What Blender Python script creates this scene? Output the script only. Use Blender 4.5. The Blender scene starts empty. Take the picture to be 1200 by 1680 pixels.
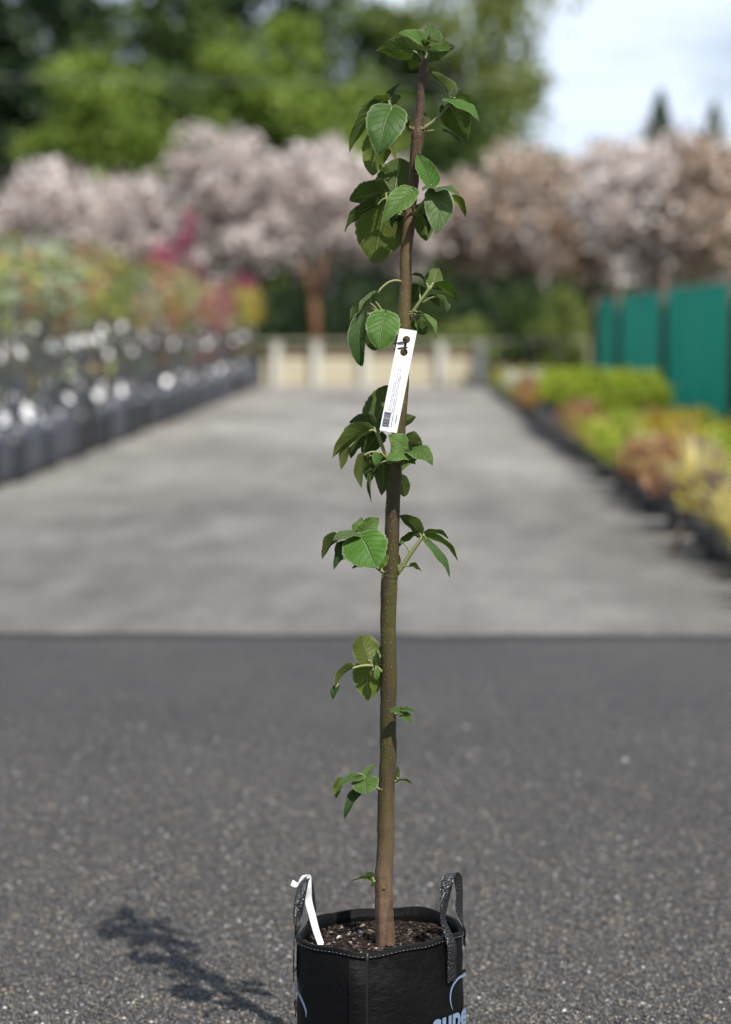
import bpy, math, random
import numpy as np
from mathutils import Vector, Matrix

random.seed(7)
rng = np.random.default_rng(11)
sc = bpy.context.scene
COL = sc.collection

# ------------------------------------------------------------------ camera
FPX, HCAM = 3570.0, 1.53                     # focal length in photo pixels (1200x1680), eye height
YAW, PITCH = math.atan(76 / FPX), math.atan(305 / FPX)
cam_d = bpy.data.cameras.new('camera')
cam = bpy.data.objects.new('camera', cam_d); COL.objects.link(cam)
cam.location = (0, 0, HCAM)
cam.rotation_euler = (math.pi / 2 - PITCH, 0, YAW)
cam_d.sensor_fit = 'VERTICAL'; cam_d.sensor_height = 36.0; cam_d.sensor_width = 36.0 * 1200 / 1680
cam_d.lens = FPX / 1680 * 36.0
cam_d.clip_start = 0.1; cam_d.clip_end = 3000
cam_d.dof.use_dof = True
cam_d.dof.focus_distance = 4.30
cam_d.dof.aperture_fstop = 2.0
cam_d.dof.aperture_blades = 0
sc.camera = cam

RM = Matrix.Rotation(YAW, 3, 'Z') @ Matrix.Rotation(math.pi / 2 - PITCH, 3, 'X')
EYE = Vector((0, 0, HCAM))
FWD = Vector((-math.sin(YAW), math.cos(YAW), 0)); RIGHT = Vector((math.cos(YAW), math.sin(YAW), 0))
UP = Vector((0, 0, 1)); TOCAM = -FWD

def ray(x, y): return RM @ Vector(((x - 600) / FPX, (840 - y) / FPX, -1.0))
def on_z(x, y, z=0.0):
    d = ray(x, y); return EYE + d * ((z - HCAM) / d.z)
def at_D(x, y, D):                            # D: horizontal distance along the view heading
    d = ray(x, y); return EYE + d * (D / d.dot(FWD))

Z_SOIL, Z_RIM = 0.303, 0.33
D0 = on_z(632, 1549, Z_SOIL).dot(FWD)
cam_d.dof.focus_distance = (at_D(650, 800, D0) - EYE).dot(RM @ Vector((0, 0, -1)))
PXM = D0 / FPX                                # metres per photo pixel at the sapling

# ------------------------------------------------------------------ sun, sky, exposure
top_pt = at_D(697, 72, D0); sh_pt = on_z(205, 1503, 0)
SUN = (top_pt - sh_pt).normalized()           # towards the sun
sun_el = math.asin(SUN.z); sun_az = math.atan2(SUN.x, SUN.y)
ld = bpy.data.lights.new('sun', 'SUN'); ld.energy = 5.0; ld.angle = math.radians(0.53); ld.color = (1.0, 0.955, 0.88)
sun = bpy.data.objects.new('sun', ld); COL.objects.link(sun)
sun.rotation_euler = SUN.to_track_quat('Z', 'Y').to_euler(); sun.location = (0, 0, 30)

w = bpy.data.worlds.new('World'); sc.world = w; w.use_nodes = True
nt = w.node_tree; nt.nodes.clear()
def wn(t): return nt.nodes.new(t)
out = wn('ShaderNodeOutputWorld'); bg = wn('ShaderNodeBackground'); sky = wn('ShaderNodeTexSky')
sky.sky_type = 'NISHITA'; sky.sun_disc = False; sky.sun_elevation = sun_el; sky.sun_rotation = sun_az
sky.air_density = 1.0; sky.dust_density = 0.6; sky.ozone_density = 1.0
tc = wn('ShaderNodeTexCoord'); mp = wn('ShaderNodeMapping'); mp.inputs['Scale'].default_value = (1.0, 1.0, 2.6)
mp.inputs['Location'].default_value = (4.2, 2.3, 1.7)
no = wn('ShaderNodeTexNoise'); no.inputs['Scale'].default_value = 3.2; no.inputs['Detail'].default_value = 7; no.inputs['Roughness'].default_value = 0.55
rp = wn('ShaderNodeValToRGB'); rp.color_ramp.elements[0].position = 0.44; rp.color_ramp.elements[1].position = 0.60
mx = wn('ShaderNodeMix'); mx.data_type = 'RGBA'; mx.inputs['B'].default_value = (12.4, 14.0, 16.6, 1)
bg.inputs['Strength'].default_value = 0.065
L = nt.links.new
L(tc.outputs['Generated'], mp.inputs['Vector']); L(mp.outputs[0], no.inputs['Vector']); L(no.outputs['Fac'], rp.inputs[0])
L(rp.outputs[0], mx.inputs['Factor']); L(sky.outputs[0], mx.inputs['A']); L(mx.outputs['Result'], bg.inputs['Color']); L(bg.outputs[0], out.inputs[0])
sc.view_settings.view_transform = 'Standard'; sc.view_settings.look = 'None'
sc.view_settings.exposure = 0.18; sc.view_settings.gamma = 1.0; sc.view_settings.use_curve_mapping = False
sc.render.engine = 'CYCLES'
sc.cycles.use_denoising = True
sc.cycles.max_bounces = 6; sc.cycles.transparent_max_bounces = 8
sc.cycles.caustics_reflective = False; sc.cycles.caustics_refractive = False
sc.cycles.sample_clamp_indirect = 6.0

# ------------------------------------------------------------------ material helpers
class NB:
    def __init__(s, name):
        s.m = bpy.data.materials.new(name); s.m.use_nodes = True
        s.t = s.m.node_tree; s.t.nodes.clear()
        s.out = s.t.nodes.new('ShaderNodeOutputMaterial')
    def n(s, typ, **kw):
        o = s.t.nodes.new(typ)
        for k, v in kw.items(): setattr(o, k, v)
        return o
    def l(s, a, b): s.t.links.new(a, b)
    def inp(s, sock, v):
        if hasattr(v, 'node'): s.l(v, sock)
        else: sock.default_value = v
    def math(s, op, a, b=0.0, c=0.0, clamp=False):
        o = s.n('ShaderNodeMath', operation=op, use_clamp=clamp)
        s.inp(o.inputs[0], a); s.inp(o.inputs[1], b); s.inp(o.inputs[2], c)
        return o.outputs[0]
    def mix(s, f, a, b, blend='MIX'):
        o = s.n('ShaderNodeMix', data_type='RGBA', blend_type=blend)
        s.inp(o.inputs['Factor'], f)
        s.inp(o.inputs['A'], a if hasattr(a, 'node') else (*a, 1)); s.inp(o.inputs['B'], b if hasattr(b, 'node') else (*b, 1))
        return o.outputs['Result']
    def noise(s, scale, detail=4, rough=0.55, vec=None, out='Fac'):
        o = s.n('ShaderNodeTexNoise'); o.inputs['Scale'].default_value = scale
        o.inputs['Detail'].default_value = detail; o.inputs['Roughness'].default_value = rough
        if vec is not None: s.l(vec, o.inputs['Vector'])
        return o.outputs[out]
    def voro(s, scale, vec=None, feature='F1'):
        o = s.n('ShaderNodeTexVoronoi', feature=feature); o.inputs['Scale'].default_value = scale
        if vec is not None: s.l(vec, o.inputs['Vector'])
        return o
    def ramp(s, f, stops):
        o = s.n('ShaderNodeValToRGB'); e = o.color_ramp.elements
        while len(e) < len(stops): e.new(0.5)
        for i, (p, c) in enumerate(stops):
            e[i].position = p; e[i].color = (*c, 1) if len(c) == 3 else c
        s.l(f, o.inputs[0]); return o.outputs['Color']
    def step(s, f, a, b):
        o = s.n('ShaderNodeMapRange', interpolation_type='SMOOTHSTEP'); s.inp(o.inputs[0], f)
        o.inputs[1].default_value = a; o.inputs[2].default_value = b
        return o.outputs[0]
    def coord(s, which='Object', scale=None):
        o = s.n('ShaderNodeTexCoord').outputs[which]
        if scale is None: return o
        m = s.n('ShaderNodeMapping'); m.inputs['Scale'].default_value = scale; s.l(o, m.inputs[0]); return m.outputs[0]
    def bump(s, h, strength, dist):
        o = s.n('ShaderNodeBump'); o.inputs['Strength'].default_value = strength; o.inputs['Distance'].default_value = dist
        s.l(h, o.inputs['Height']); return o.outputs[0]
    def pbsdf(s, col, rough=0.6, spec=0.5, normal=None, **kw):
        p = s.n('ShaderNodeBsdfPrincipled')
        s.inp(p.inputs['Base Color'], col if hasattr(col, 'node') else (*col, 1)); s.inp(p.inputs['Roughness'], rough)
        s.inp(p.inputs['Specular IOR Level'], spec)
        for k, v in kw.items(): s.inp(p.inputs[k.replace('_', ' ')], v)
        if normal is not None: s.l(normal, p.inputs['Normal'])
        return p.outputs[0]
    def done(s, sh): s.l(sh, s.out.inputs['Surface']); return s.m

def plain(name, col, rough=0.6, spec=0.4, var=0.12, scale=8.0, bump=0.0):
    b = NB(name); f = b.noise(scale, 5, 0.6, b.coord())
    c = b.mix(f, tuple(x * (1 - var) for x in col), tuple(min(1, x * (1 + var)) for x in col))
    nrm = b.bump(b.noise(scale * 6, 3, 0.6, b.coord()), bump, 0.01) if bump else None
    return b.done(b.pbsdf(c, rough, spec, nrm))

def foliage_mat(name, stops, trans=0.35, rough=0.55, spec=0.3, big=0.5, tcol=(1.25, 1.2, 0.7)):
    """colour varies leaf by leaf (random per island) and by a slow drift through the crown"""
    b = NB(name)
    rnd = b.n('ShaderNodeNewGeometry').outputs['Random Per Island']
    dr = b.noise(big, 2, 0.5, b.coord())
    f = b.math('ADD', b.math('MULTIPLY', rnd, 0.6), b.math('MULTIPLY', b.math('SUBTRACT', dr, 0.3), 1.0), clamp=True)
    c = b.ramp(f, stops)
    p = b.pbsdf(c, rough, spec)
    t = b.n('ShaderNodeBsdfTranslucent'); b.l(b.mix(1.0, c, tcol, 'MULTIPLY'), t.inputs[0])
    m = b.n('ShaderNodeMixShader'); m.inputs[0].default_value = trans
    b.l(p, m.inputs[1]); b.l(t.outputs[0], m.inputs[2])
    return b.done(m.outputs[0])

# ------------------------------------------------------------------ mesh helpers
def mesh_np(name, verts, faces, smooth=False, uv=None):
    """verts (n,3), faces (m,k) with constant k"""
    verts = np.asarray(verts, np.float32); faces = np.asarray(faces, np.int32)
    me = bpy.data.meshes.new(name); k = faces.shape[1]; m = len(faces)
    me.vertices.add(len(verts)); me.vertices.foreach_set('co', verts.ravel())
    me.loops.add(m * k); me.loops.foreach_set('vertex_index', faces.ravel())
    me.polygons.add(m); me.polygons.foreach_set('loop_start', np.arange(0, m * k, k, dtype=np.int32))
    if smooth: me.polygons.foreach_set('use_smooth', np.ones(m, bool))
    if uv is not None:
        l = me.uv_layers.new(name='UVMap'); l.data.foreach_set('uv', np.asarray(uv, np.float32)[faces.ravel()].ravel())
    me.update(calc_edges=True); me.validate()
    return me

class MB:
    """collects boxes, tubes and strips into one mesh"""
    def __init__(s): s.v = []; s.f = []; s.uv = []
    def add(s, v, f):
        o = len(s.v); s.v += [tuple(p) for p in v]; s.f += [tuple(i + o for i in q) for q in f]; return s
    def box(s, c, size, rot=None):
        x, y, z = (q / 2 for q in size)
        p = [Vector((a * x, b * y, d * z)) for d in (-1, 1) for b in (-1, 1) for a in (-1, 1)]
        if rot is not None: p = [rot @ q for q in p]
        c = Vector(c)
        return s.add([q + c for q in p], [(0, 2, 3, 1), (4, 5, 7, 6), (0, 1, 5, 4), (2, 6, 7, 3), (0, 4, 6, 2), (1, 3, 7, 5)])
    def tube(s, pts, rad, seg=8, cap=True):
        pts = [Vector(p) for p in pts]; n = len(pts)
        if not hasattr(rad, '__len__'): rad = [rad] * n
        vs = []; prev = None
        for i, p in enumerate(pts):
            t = (pts[min(i + 1, n - 1)] - pts[max(i - 1, 0)]).normalized()
            a = prev if prev is not None else (Vector((1, 0, 0)) if abs(t.x) < 0.9 else Vector((0, 1, 0)))
            a = (a - t * a.dot(t)).normalized(); prev = a; b = t.cross(a)
            for k in range(seg):
                an = 2 * math.pi * k / seg
                vs.append(p + (a * math.cos(an) + b * math.sin(an)) * rad[i])
        fs = [(i * seg + k, i * seg + (k + 1) % seg, (i + 1) * seg + (k + 1) % seg, (i + 1) * seg + k) for i in range(n - 1) for k in range(seg)]
        if cap: fs += [tuple(range(seg - 1, -1, -1)), tuple((n - 1) * seg + k for k in range(seg))]
        return s.add(vs, fs)
    def lathe(s, prof, seg=16, c=(0, 0, 0)):
        c = Vector(c); vs = []
        for r, z in prof:
            for k in range(seg):
                a = 2 * math.pi * k / seg; vs.append(c + Vector((r * math.cos(a), r * math.sin(a), z)))
        n = len(prof)
        return s.add(vs, [(i * seg + k, i * seg + (k + 1) % seg, (i + 1) * seg + (k + 1) % seg, (i + 1) * seg + k) for i in range(n - 1) for k in range(seg)])
    def mesh(s, name, smooth=False):
        me = bpy.data.meshes.new(name); me.from_pydata(s.v, [], s.f)
        if smooth:
            for p in me.polygons: p.use_smooth = True
        me.update(); return me

def obj(name, me, mat=None, parent=None):
    o = bpy.data.objects.new(name, me); COL.objects.link(o)
    if mat is not None and not me.materials: me.materials.append(mat)
    if parent is not None: o.parent = parent
    return o
def empty(name, loc=(0, 0, 0)):
    o = bpy.data.objects.new(name, None); COL.objects.link(o); o.location = loc; o.empty_display_size = 0.1; return o
def tag(o, label, cat, group=None):
    o['label'] = label; o['category'] = cat
    if group: o['group'] = group
    return o
def structure(o): o['kind'] = 'structure'; return o
def stuff(o, label=None, cat=None):
    o['kind'] = 'stuff'
    if label: o['label'] = label; o['category'] = cat
    return o
def smooth_pts(pts, sub=6):
    """Catmull-Rom through rows of numbers"""
    P = [np.array(p, float) for p in pts]; P = [2 * P[0] - P[1]] + P + [2 * P[-1] - P[-2]]; o = []
    for i in range(1, len(P) - 2):
        for k in range(sub):
            t = k / sub; a, b, c, d = P[i - 1:i + 3]
            o.append(0.5 * (2 * b + (c - a) * t + (2 * a - 5 * b + 4 * c - d) * t * t + (3 * b - a - 3 * c + d) * t ** 3))
    o.append(P[-2]); return o

# ------------------------------------------------------------------ ground, road
def sheet(name, x0, x1, y0, y1, z, mat, nx=1, ny=1):
    xs = np.linspace(x0, x1, nx + 1); ys = np.linspace(y0, y1, ny + 1)
    v = [(x, y, z) for y in ys for x in xs]
    f = [(j * (nx + 1) + i, j * (nx + 1) + i + 1, (j + 1) * (nx + 1) + i + 1, (j + 1) * (nx + 1) + i) for j in range(ny) for i in range(nx)]
    return structure(obj(name, mesh_np(name, v, f), mat))

def ground_mat():
    b = NB('gravelly_earth'); co = b.coord()
    c = b.ramp(b.noise(0.6, 6, 0.65, co), [(0.3, (0.07, 0.065, 0.055)), (0.55, (0.13, 0.12, 0.10)), (0.75, (0.09, 0.10, 0.05))])
    return b.done(b.pbsdf(c, 0.9, 0.2, b.bump(b.noise(30, 4, 0.7, co), 0.5, 0.02)))
def far_road_mat():
    b = NB('pale_worn_chip_seal'); co = b.coord()
    big = b.noise(0.22, 4, 0.6, b.coord('Object', (1.2, 0.55, 1)))
    med = b.noise(1.6, 5, 0.65, b.coord('Object', (1.6, 0.5, 1)))
    f = b.math('ADD', b.math('MULTIPLY', big, 0.65), b.math('MULTIPLY', med, 0.35))
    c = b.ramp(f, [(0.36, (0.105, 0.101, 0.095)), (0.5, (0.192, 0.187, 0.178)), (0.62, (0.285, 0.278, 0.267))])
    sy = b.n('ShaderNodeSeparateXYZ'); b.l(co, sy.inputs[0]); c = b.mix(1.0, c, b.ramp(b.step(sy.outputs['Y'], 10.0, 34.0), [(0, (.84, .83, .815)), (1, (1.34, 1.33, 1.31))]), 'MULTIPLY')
    v = b.voro(95, co)
    cc = b.n('ShaderNodeSeparateColor'); b.l(v.outputs['Color'], cc.inputs[0])
    c = b.mix(0.55, c, b.mix(cc.outputs[0], (0.35, 0.35, 0.36), (1.55, 1.5, 1.45)), 'MULTIPLY')
    return b.done(b.pbsdf(c, 0.85, 0.3, b.bump(v.outputs['Distance'], 0.6, 0.006)))
def near_road_mat():
    b = NB('dark_chip_seal'); co = b.coord()
    v = b.voro(120, co); cc = b.n('ShaderNodeSeparateColor'); b.l(v.outputs['Color'], cc.inputs[0])
    stone = b.ramp(cc.outputs[0], [(0.0, (0.038, 0.037, 0.037)), (0.45, (0.085, 0.083, 0.083)), (0.8, (0.135, 0.126, 0.112)), (0.97, (0.19, 0.16, 0.125)), (1.0, (0.34, 0.32, 0.30))])
    crack = b.step(v.outputs['Distance'], 0.62, 0.35)
    c = b.mix(crack, (0.030, 0.028, 0.026), stone)
    big = b.noise(0.9, 5, 0.6, b.coord('Object', (1, 0.6, 1)))
    c = b.mix(1.0, c, b.ramp(big, [(0.3, (0.76, 0.76, 0.78)), (0.7, (1.18, 1.17, 1.16))]), 'MULTIPLY')
    h = b.math('ADD', b.math('MULTIPLY', v.outputs['Distance'], -1.0), b.math('MULTIPLY', cc.outputs[1], 0.5))
    rough = b.ramp(cc.outputs[2], [(0.0, (0.75,) * 3), (1.0, (0.42,) * 3)])
    return b.done(b.pbsdf(c, rough, 0.45, b.bump(h, 0.9, 0.006)))
M_GROUND, M_FAR, M_NEAR = ground_mat(), far_road_mat(), near_road_mat()
Y_SEAM = on_z(600, 1047, 0).y
EDGE_L = (on_z(0, 812, 0).x + on_z(425, 636, 0).x) / 2
EDGE_R = (on_z(1200, 962, 0).x + on_z(800, 637, 0).x) / 2
Y_END = on_z(600, 634, 0).y
print('D0', D0, 'sun el', math.degrees(sun_el), 'az', math.degrees(sun_az), 'seam', Y_SEAM, 'edges', EDGE_L, EDGE_R, 'end', Y_END)
sheet('ground', -600, 600, -60, 900, 0.0, M_GROUND)
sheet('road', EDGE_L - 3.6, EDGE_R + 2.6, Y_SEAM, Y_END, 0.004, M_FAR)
sheet('asphalt_apron', -14, 14, -6, Y_SEAM, 0.004, M_NEAR)
jm = plain('tar_joint', (0.035, 0.034, 0.034), 0.7, 0.4, 0.3, 5, 0.3)
js = MB(); xs = np.linspace(-14, 14, 90); vv = []
for x in xs:
    a = 0.05 + 0.03 * math.sin(x * 3.1) + rng.normal(0, 0.012); bb = 0.10 + rng.normal(0, 0.02)
    vv += [(x, Y_SEAM - a, 0.008), (x, Y_SEAM + bb, 0.008)]
js.add(vv, [(2 * i, 2 * i + 2, 2 * i + 3, 2 * i + 1) for i in range(len(xs) - 1)])
structure(obj('road_joint', js.mesh('road_joint'), jm))

# ------------------------------------------------------------------ leaf crowns
def diamonds(P, size, aspect=0.55, up=0.0, jitter=0.35):
    """one bent diamond (2 triangles) for every point of P, random direction"""
    n = len(P); d = rng.normal(size=(n, 3)); d[:, 2] += up; d /= np.linalg.norm(d, axis=1)[:, None]
    a = rng.normal(size=(n, 3)); a -= d * (a * d).sum(1)[:, None]; a /= np.linalg.norm(a, axis=1)[:, None]
    nn = np.cross(d, a); s = size * (1 + jitter * rng.normal(size=n)).clip(0.4, 2)
    l = d * s[:, None] * 0.5; q = a * (s * aspect * 0.5)[:, None]; k = nn * (s * 0.12)[:, None]
    V = np.stack([P - l, P + q + k, P + l, P - q + k], 1).reshape(-1, 3)
    i = np.arange(n) * 4
    F = np.concatenate([np.stack([i, i + 1, i + 2], 1), np.stack([i, i + 2, i + 3], 1)])
    return V, F
def clumped(lobes, nclump, nleaf, spread, shell=0.55):
    """points gathered in clumps through ellipsoid lobes (cx,cy,cz,rx,ry,rz)"""
    lobes = np.array(lobes, float); wgt = lobes[:, 3] * lobes[:, 4] * lobes[:, 5]
    idx = rng.choice(len(lobes), nclump, p=wgt / wgt.sum())
    u = rng.normal(size=(nclump, 3)); u /= np.linalg.norm(u, axis=1)[:, None]
    r = shell + (1 - shell) * rng.random(nclump) ** 0.6
    r = np.where(rng.random(nclump) < 0.25, rng.random(nclump) ** 0.4 * 0.8, r)
    C = lobes[idx, :3] + u * lobes[idx, 3:] * r[:, None]
    k = rng.integers(0, nclump, nleaf)
    s = spread * (0.6 + 0.8 * rng.random(nclump))
    return C[k] + rng.normal(size=(nleaf, 3)) * s[k][:, None] * np.array([1, 1, 0.75]), C
def limbs(base, h, C, r0, n=7, lean=(0, 0)):
    """tapered trunk and limbs reaching to clump centres C"""
    m = MB(); top = Vector((lean[0], lean[1], h))
    tr = smooth_pts([(0, 0, -0.05), (rng.normal(0, r0 * .4), rng.normal(0, r0 * .4), h * 0.5), tuple(top)], 4)
    m.tube(tr, [r0 * (1.25 if i == 0 else 1 - 0.45 * i / len(tr)) for i in range(len(tr))], 8)
    for c in C[rng.choice(len(C), min(n, len(C)), replace=False)]:
        t = rng.uniform(0.55, 1.0); s = Vector((lean[0] * t, lean[1] * t, h * t)); e = Vector(c)
        mid = s.lerp(e, 0.5) + Vector((0, 0, 0.12 * (e - s).length))
        pp = smooth_pts([tuple(s), tuple(mid), tuple(e)], 3)
        m.tube(pp, [r0 * 0.5 * (1 - 0.8 * i / (len(pp) - 1)) for i in range(len(pp))], 5)
    return m

def tree(name, loc, label, cat, group, lobes, nclump, nleaf, spread, size, mat, bark, r0, th, shell=0.55, nlimb=8, aspect=0.6):
    t = tag(empty(name, loc), label, cat, group)
    P, C = clumped(lobes, nclump, nleaf, spread, shell)
    P = P[P[:, 2] > 0.05]
    V, F = diamonds(P, size, aspect)
    obj('trunk', limbs((0, 0, 0), th, C, r0, nlimb).mesh('trunk', True), bark, t)
    obj('crown', mesh_np('crown', V, F), mat, t)
    return t
BARK = plain('grey_bark', (0.13, 0.11, 0.09), 0.9, 0.2, 0.35, 14, 0.6)
BARK_D = plain('dark_bark', (0.06, 0.05, 0.042), 0.9, 0.2, 0.35, 10, 0.6)
BARK_R = plain('rusty_bark', (0.15, 0.08, 0.045), 0.9, 0.2, 0.3, 10, 0.6)

M_LIME = foliage_mat('lime_spring_leaves', [(0.1, (0.06, 0.095, 0.02)), (0.5, (0.19, 0.28, 0.05)), (0.9, (0.36, 0.46, 0.10))], 0.4, big=0.35)
M_DARKG = foliage_mat('dark_evergreen_leaves', [(0.1, (0.012, 0.024, 0.012)), (0.5, (0.034, 0.06, 0.026)), (0.9, (0.08, 0.125, 0.05))], 0.2, big=0.3)
M_MIDG = foliage_mat('mid_green_leaves', [(0.1, (0.03, 0.055, 0.018)), (0.5, (0.085, 0.14, 0.04)), (0.9, (0.16, 0.23, 0.06))], 0.3, big=0.4)
M_CONIF = foliage_mat('blue_green_needles', [(0.1, (0.06, 0.09, 0.075)), (0.5, (0.13, 0.18, 0.14)), (0.9, (0.21, 0.27, 0.21))], 0.2, big=0.4)
M_OLIVE = foliage_mat('loose_yellow_green_leaves', [(0.1, (0.10, 0.14, 0.04)), (0.5, (0.22, 0.28, 0.08)), (0.9, (0.34, 0.38, 0.13))], 0.4, big=0.4)
M_BLOSSOM = foliage_mat('pale_pink_blossom', [(0.12, (0.16, 0.13, 0.08)), (0.3, (0.45, 0.38, 0.34)), (0.52, (0.76, 0.69, 0.66)), (0.9, (0.90, 0.86, 0.83))], 0.3, big=0.9, tcol=(1, .95, .94))
M_BLOSSOM2 = foliage_mat('bronze_pink_blossom', [(0.1, (0.16, 0.11, 0.055)), (0.36, (0.40, 0.28, 0.18)), (0.6, (0.66, 0.55, 0.48)), (0.9, (0.86, 0.80, 0.76))], 0.3, big=0.9, tcol=(1, .95, .92))

def wx(x, D): return at_D(x, 535, D)          # ground point under a photo column at a given distance
def hz(y, D): return at_D(676, y, D).z        # height of a photo row at a given distance

# ---- tall trees far behind
def big_tree(name, x, D, ytop, ybot, wpx, mat, label, nleaf, size, loose=0.55, bark=BARK_D, th=0.55):
    g = wx(x, D); m = D / FPX; zt, zb = hz(ytop, D), max(0.8, hz(ybot, D)); R = wpx * m / 2
    lob = []
    nl = 9
    for i in range(nl):
        f = (i + 0.5) / nl; rr = R * (0.45 + 0.55 * math.sin(math.pi * min(1, 0.18 + f * 0.8)))
        a = i * 2.4; off = R * 0.42
        lob.append((off * math.cos(a), off * math.sin(a), zb + (zt - zb) * f, rr * 0.7, rr * 0.7, (zt - zb) / nl * 1.15))
    return tree(name, (g.x, g.y, 0), label, 'tree', 'tall trees behind the blossom', lob, int(26 + R * zt * 1.5), nleaf, R * 0.13 + 0.2, size, mat, bark, 0.03 * zt * 0.55, zt * th, loose, 10)
big_tree('broadleaf_tree', 8, 84, -60, 420, 200, M_DARKG, 'dark evergreen tree standing behind the row of white labelled saplings', 22000, 0.36)
big_tree('broadleaf_tree', 110, 96, -140, 330, 190, M_DARKG, 'tall dark tree with sky showing through, rising behind lime green foliage', 6500, 0.40, 0.8)
big_tree('broadleaf_tree', 165, 80, 95, 420, 200, M_LIME, 'lime green tree overlapping the dark evergreen tree', 15000, 0.30)
big_tree('broadleaf_tree', 255, 94, -170, 300, 200, M_MIDG, 'tall thin mid green tree above a lime green one', 5500, 0.40, 0.85)
big_tree('broadleaf_tree', 300, 86, 120, 430, 190, M_MIDG, 'mid green round tree between two lime green trees', 15000, 0.32)
big_tree('broadleaf_tree', 350, 98, -150, 330, 200, M_DARKG, 'tall black green tree behind the highest pink blossom', 7500, 0.42, 0.75)
big_tree('broadleaf_tree', 440, 80, 48, 430, 230, M_LIME, 'lime green tree right behind the highest pink blossom', 18000, 0.30)
big_tree('broadleaf_tree', 520, 97, -160, 320, 200, M_MIDG, 'tall mid green tree with gaps of blue sky in its top', 5000, 0.40, 0.85)
big_tree('broadleaf_tree', 565, 88, 150, 440, 210, M_LIME, 'low lime green tree with a broad crown beside the highest pink blossom', 13000, 0.32)
big_tree('broadleaf_tree', 655, 92, -60, 440, 190, M_MIDG, 'mid green tree standing straight behind the sapling top', 9000, 0.36, .75)
big_tree('broadleaf_tree', 800, 90, -180, 300, 250, M_OLIVE, 'loose yellow green tree at the edge of the open sky', 9000, 0.30, 0.7)
big_tree('broadleaf_tree', 745, 84, 180, 440, 170, M_MIDG, 'low bluish green tree under the loose yellow green tree', 12000, 0.30)
big_tree('broadleaf_tree', -110, 90, -100, 430, 230, M_DARKG, 'dark evergreen tree next to the power pole', 16000, 0.38)

def conifer(x, D, ytop, wpx):
    g = wx(x, D); zt = hz(ytop, D); R = wpx * D / FPX / 2
    t = tag(empty('conifer', (g.x, g.y, 0)), 'pointed dark conifer tip rising above the bronze pink blossom', 'conifer', 'conifers behind the blossom')
    n = 7000; f = rng.random(n) ** 0.7; tier = 0.9 + 0.1 * np.cos(f * 60)
    r = R * (1 - f) ** 0.9 * tier * np.sqrt(rng.random(n)); a = rng.random(n) * 2 * np.pi
    P = np.stack([r * np.cos(a), r * np.sin(a), 0.6 + f * (zt - 0.6) - r * 0.25], 1)
    V, F = diamonds(P, 0.30, 0.4)
    obj('trunk', MB().tube([(0, 0, 0), (0, 0, zt * 0.95)], [0.16, 0.02], 7).mesh('trunk', True), BARK_D, t)
    obj('crown', mesh_np('crown', V, F), M_CONIF, t)
big_tree('broadleaf_tree', 835, 82, 345, 530, 210, M_MIDG, 'low mid green tree beyond the shrubs beside the teal screen end', 12000, 0.28)
big_tree('broadleaf_tree', 950, 82, 350, 530, 210, M_MIDG, 'low mid green tree behind the far half of the teal screen', 12000, 0.28)
big_tree('broadleaf_tree', 720, 84, 345, 530, 200, M_DARKG, 'low dark tree behind the bronze pink blossom', 12000, 0.28)
big_tree('broadleaf_tree', 600, 84, 345, 530, 210, M_DARKG, 'low dark tree behind the pale blossom straight behind the sapling', 12000, 0.28)
big_tree('broadleaf_tree', 480, 84, 345, 530, 210, M_DARKG, 'low dark tree behind the rusty trunk', 12000, 0.28)
conifer(1080, 95, 150, 300); conifer(1167, 90, 172, 240)

# ---- blossom trees behind the fence
def blossom(x, D, ytop, ybot, wpx, mat, label, nleaf=15000, th=0.55):
    g = wx(x, D); m = D / FPX; zt, zb = hz(ytop, D), hz(ybot, D); R = wpx * m / 2; H = zt - zb
    lob = [(0, 0, zb + H * .5, R * .8, R * .8, H * .45)]
    for i in range(6):
        a = i * 1.05 + x; lob.append((R * .55 * math.cos(a), R * .55 * math.sin(a), zb + H * (0.35 + 0.35 * ((i * 0.37) % 1)), R * .5, R * .5, H * .33))
    tree('blossom_tree', (g.x, g.y, 0), label, 'blossom tree', 'blossom trees along the back', lob, 105, int(nleaf * .5), 0.24, 0.18, mat, BARK, 0.10, zb + H * 0.5, 0.5, 14, 0.8)
blossom(-70, 60, 300, 470, 200, M_BLOSSOM, 'pale pink blossom tree beside the power pole')
blossom(75, 61, 270, 465, 200, M_BLOSSOM, 'low pale pink blossom tree in front of the dark evergreen')
blossom(185, 64, 285, 470, 190, M_BLOSSOM, 'pale pink blossom tree below the mid green round tree')
blossom(290, 62, 275, 470, 160, M_BLOSSOM, 'pale pink blossom tree next to the highest one')
blossom(400, 61, 205, 478, 230, M_BLOSSOM, 'highest pale pink blossom tree, in front of lime green leaves', 20000)
blossom(530, 62, 222, 480, 210, M_BLOSSOM, 'pale pink blossom tree whose rusty trunk stands above the white fence', 19000)
blossom(640, 64, 255, 450, 170, M_BLOSSOM, 'pale pink blossom tree straight behind the sapling')
blossom(760, 66, 285, 440, 160, M_BLOSSOM2, 'low bronze pink blossom tree beyond the fence end')
blossom(860, 60, 225, 465, 200, M_BLOSSOM2, 'bronze blossom tree beside the end of the teal screen')
blossom(975, 52, 225, 475, 210, M_BLOSSOM2, 'bronze pink blossom tree over the far end of the teal screen', 18000)
blossom(1075, 48, 205, 485, 220, M_BLOSSOM, 'full pale blossom tree above the middle of the teal screen', 19000)
blossom(1195, 46, 225, 480, 220, M_BLOSSOM2, 'bronze pink blossom tree above the near end of the teal screen', 19000)
blossom(1310, 46, 230, 480, 220, M_BLOSSOM2, 'bronze pink blossom tree past the near end of the teal screen')

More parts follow.
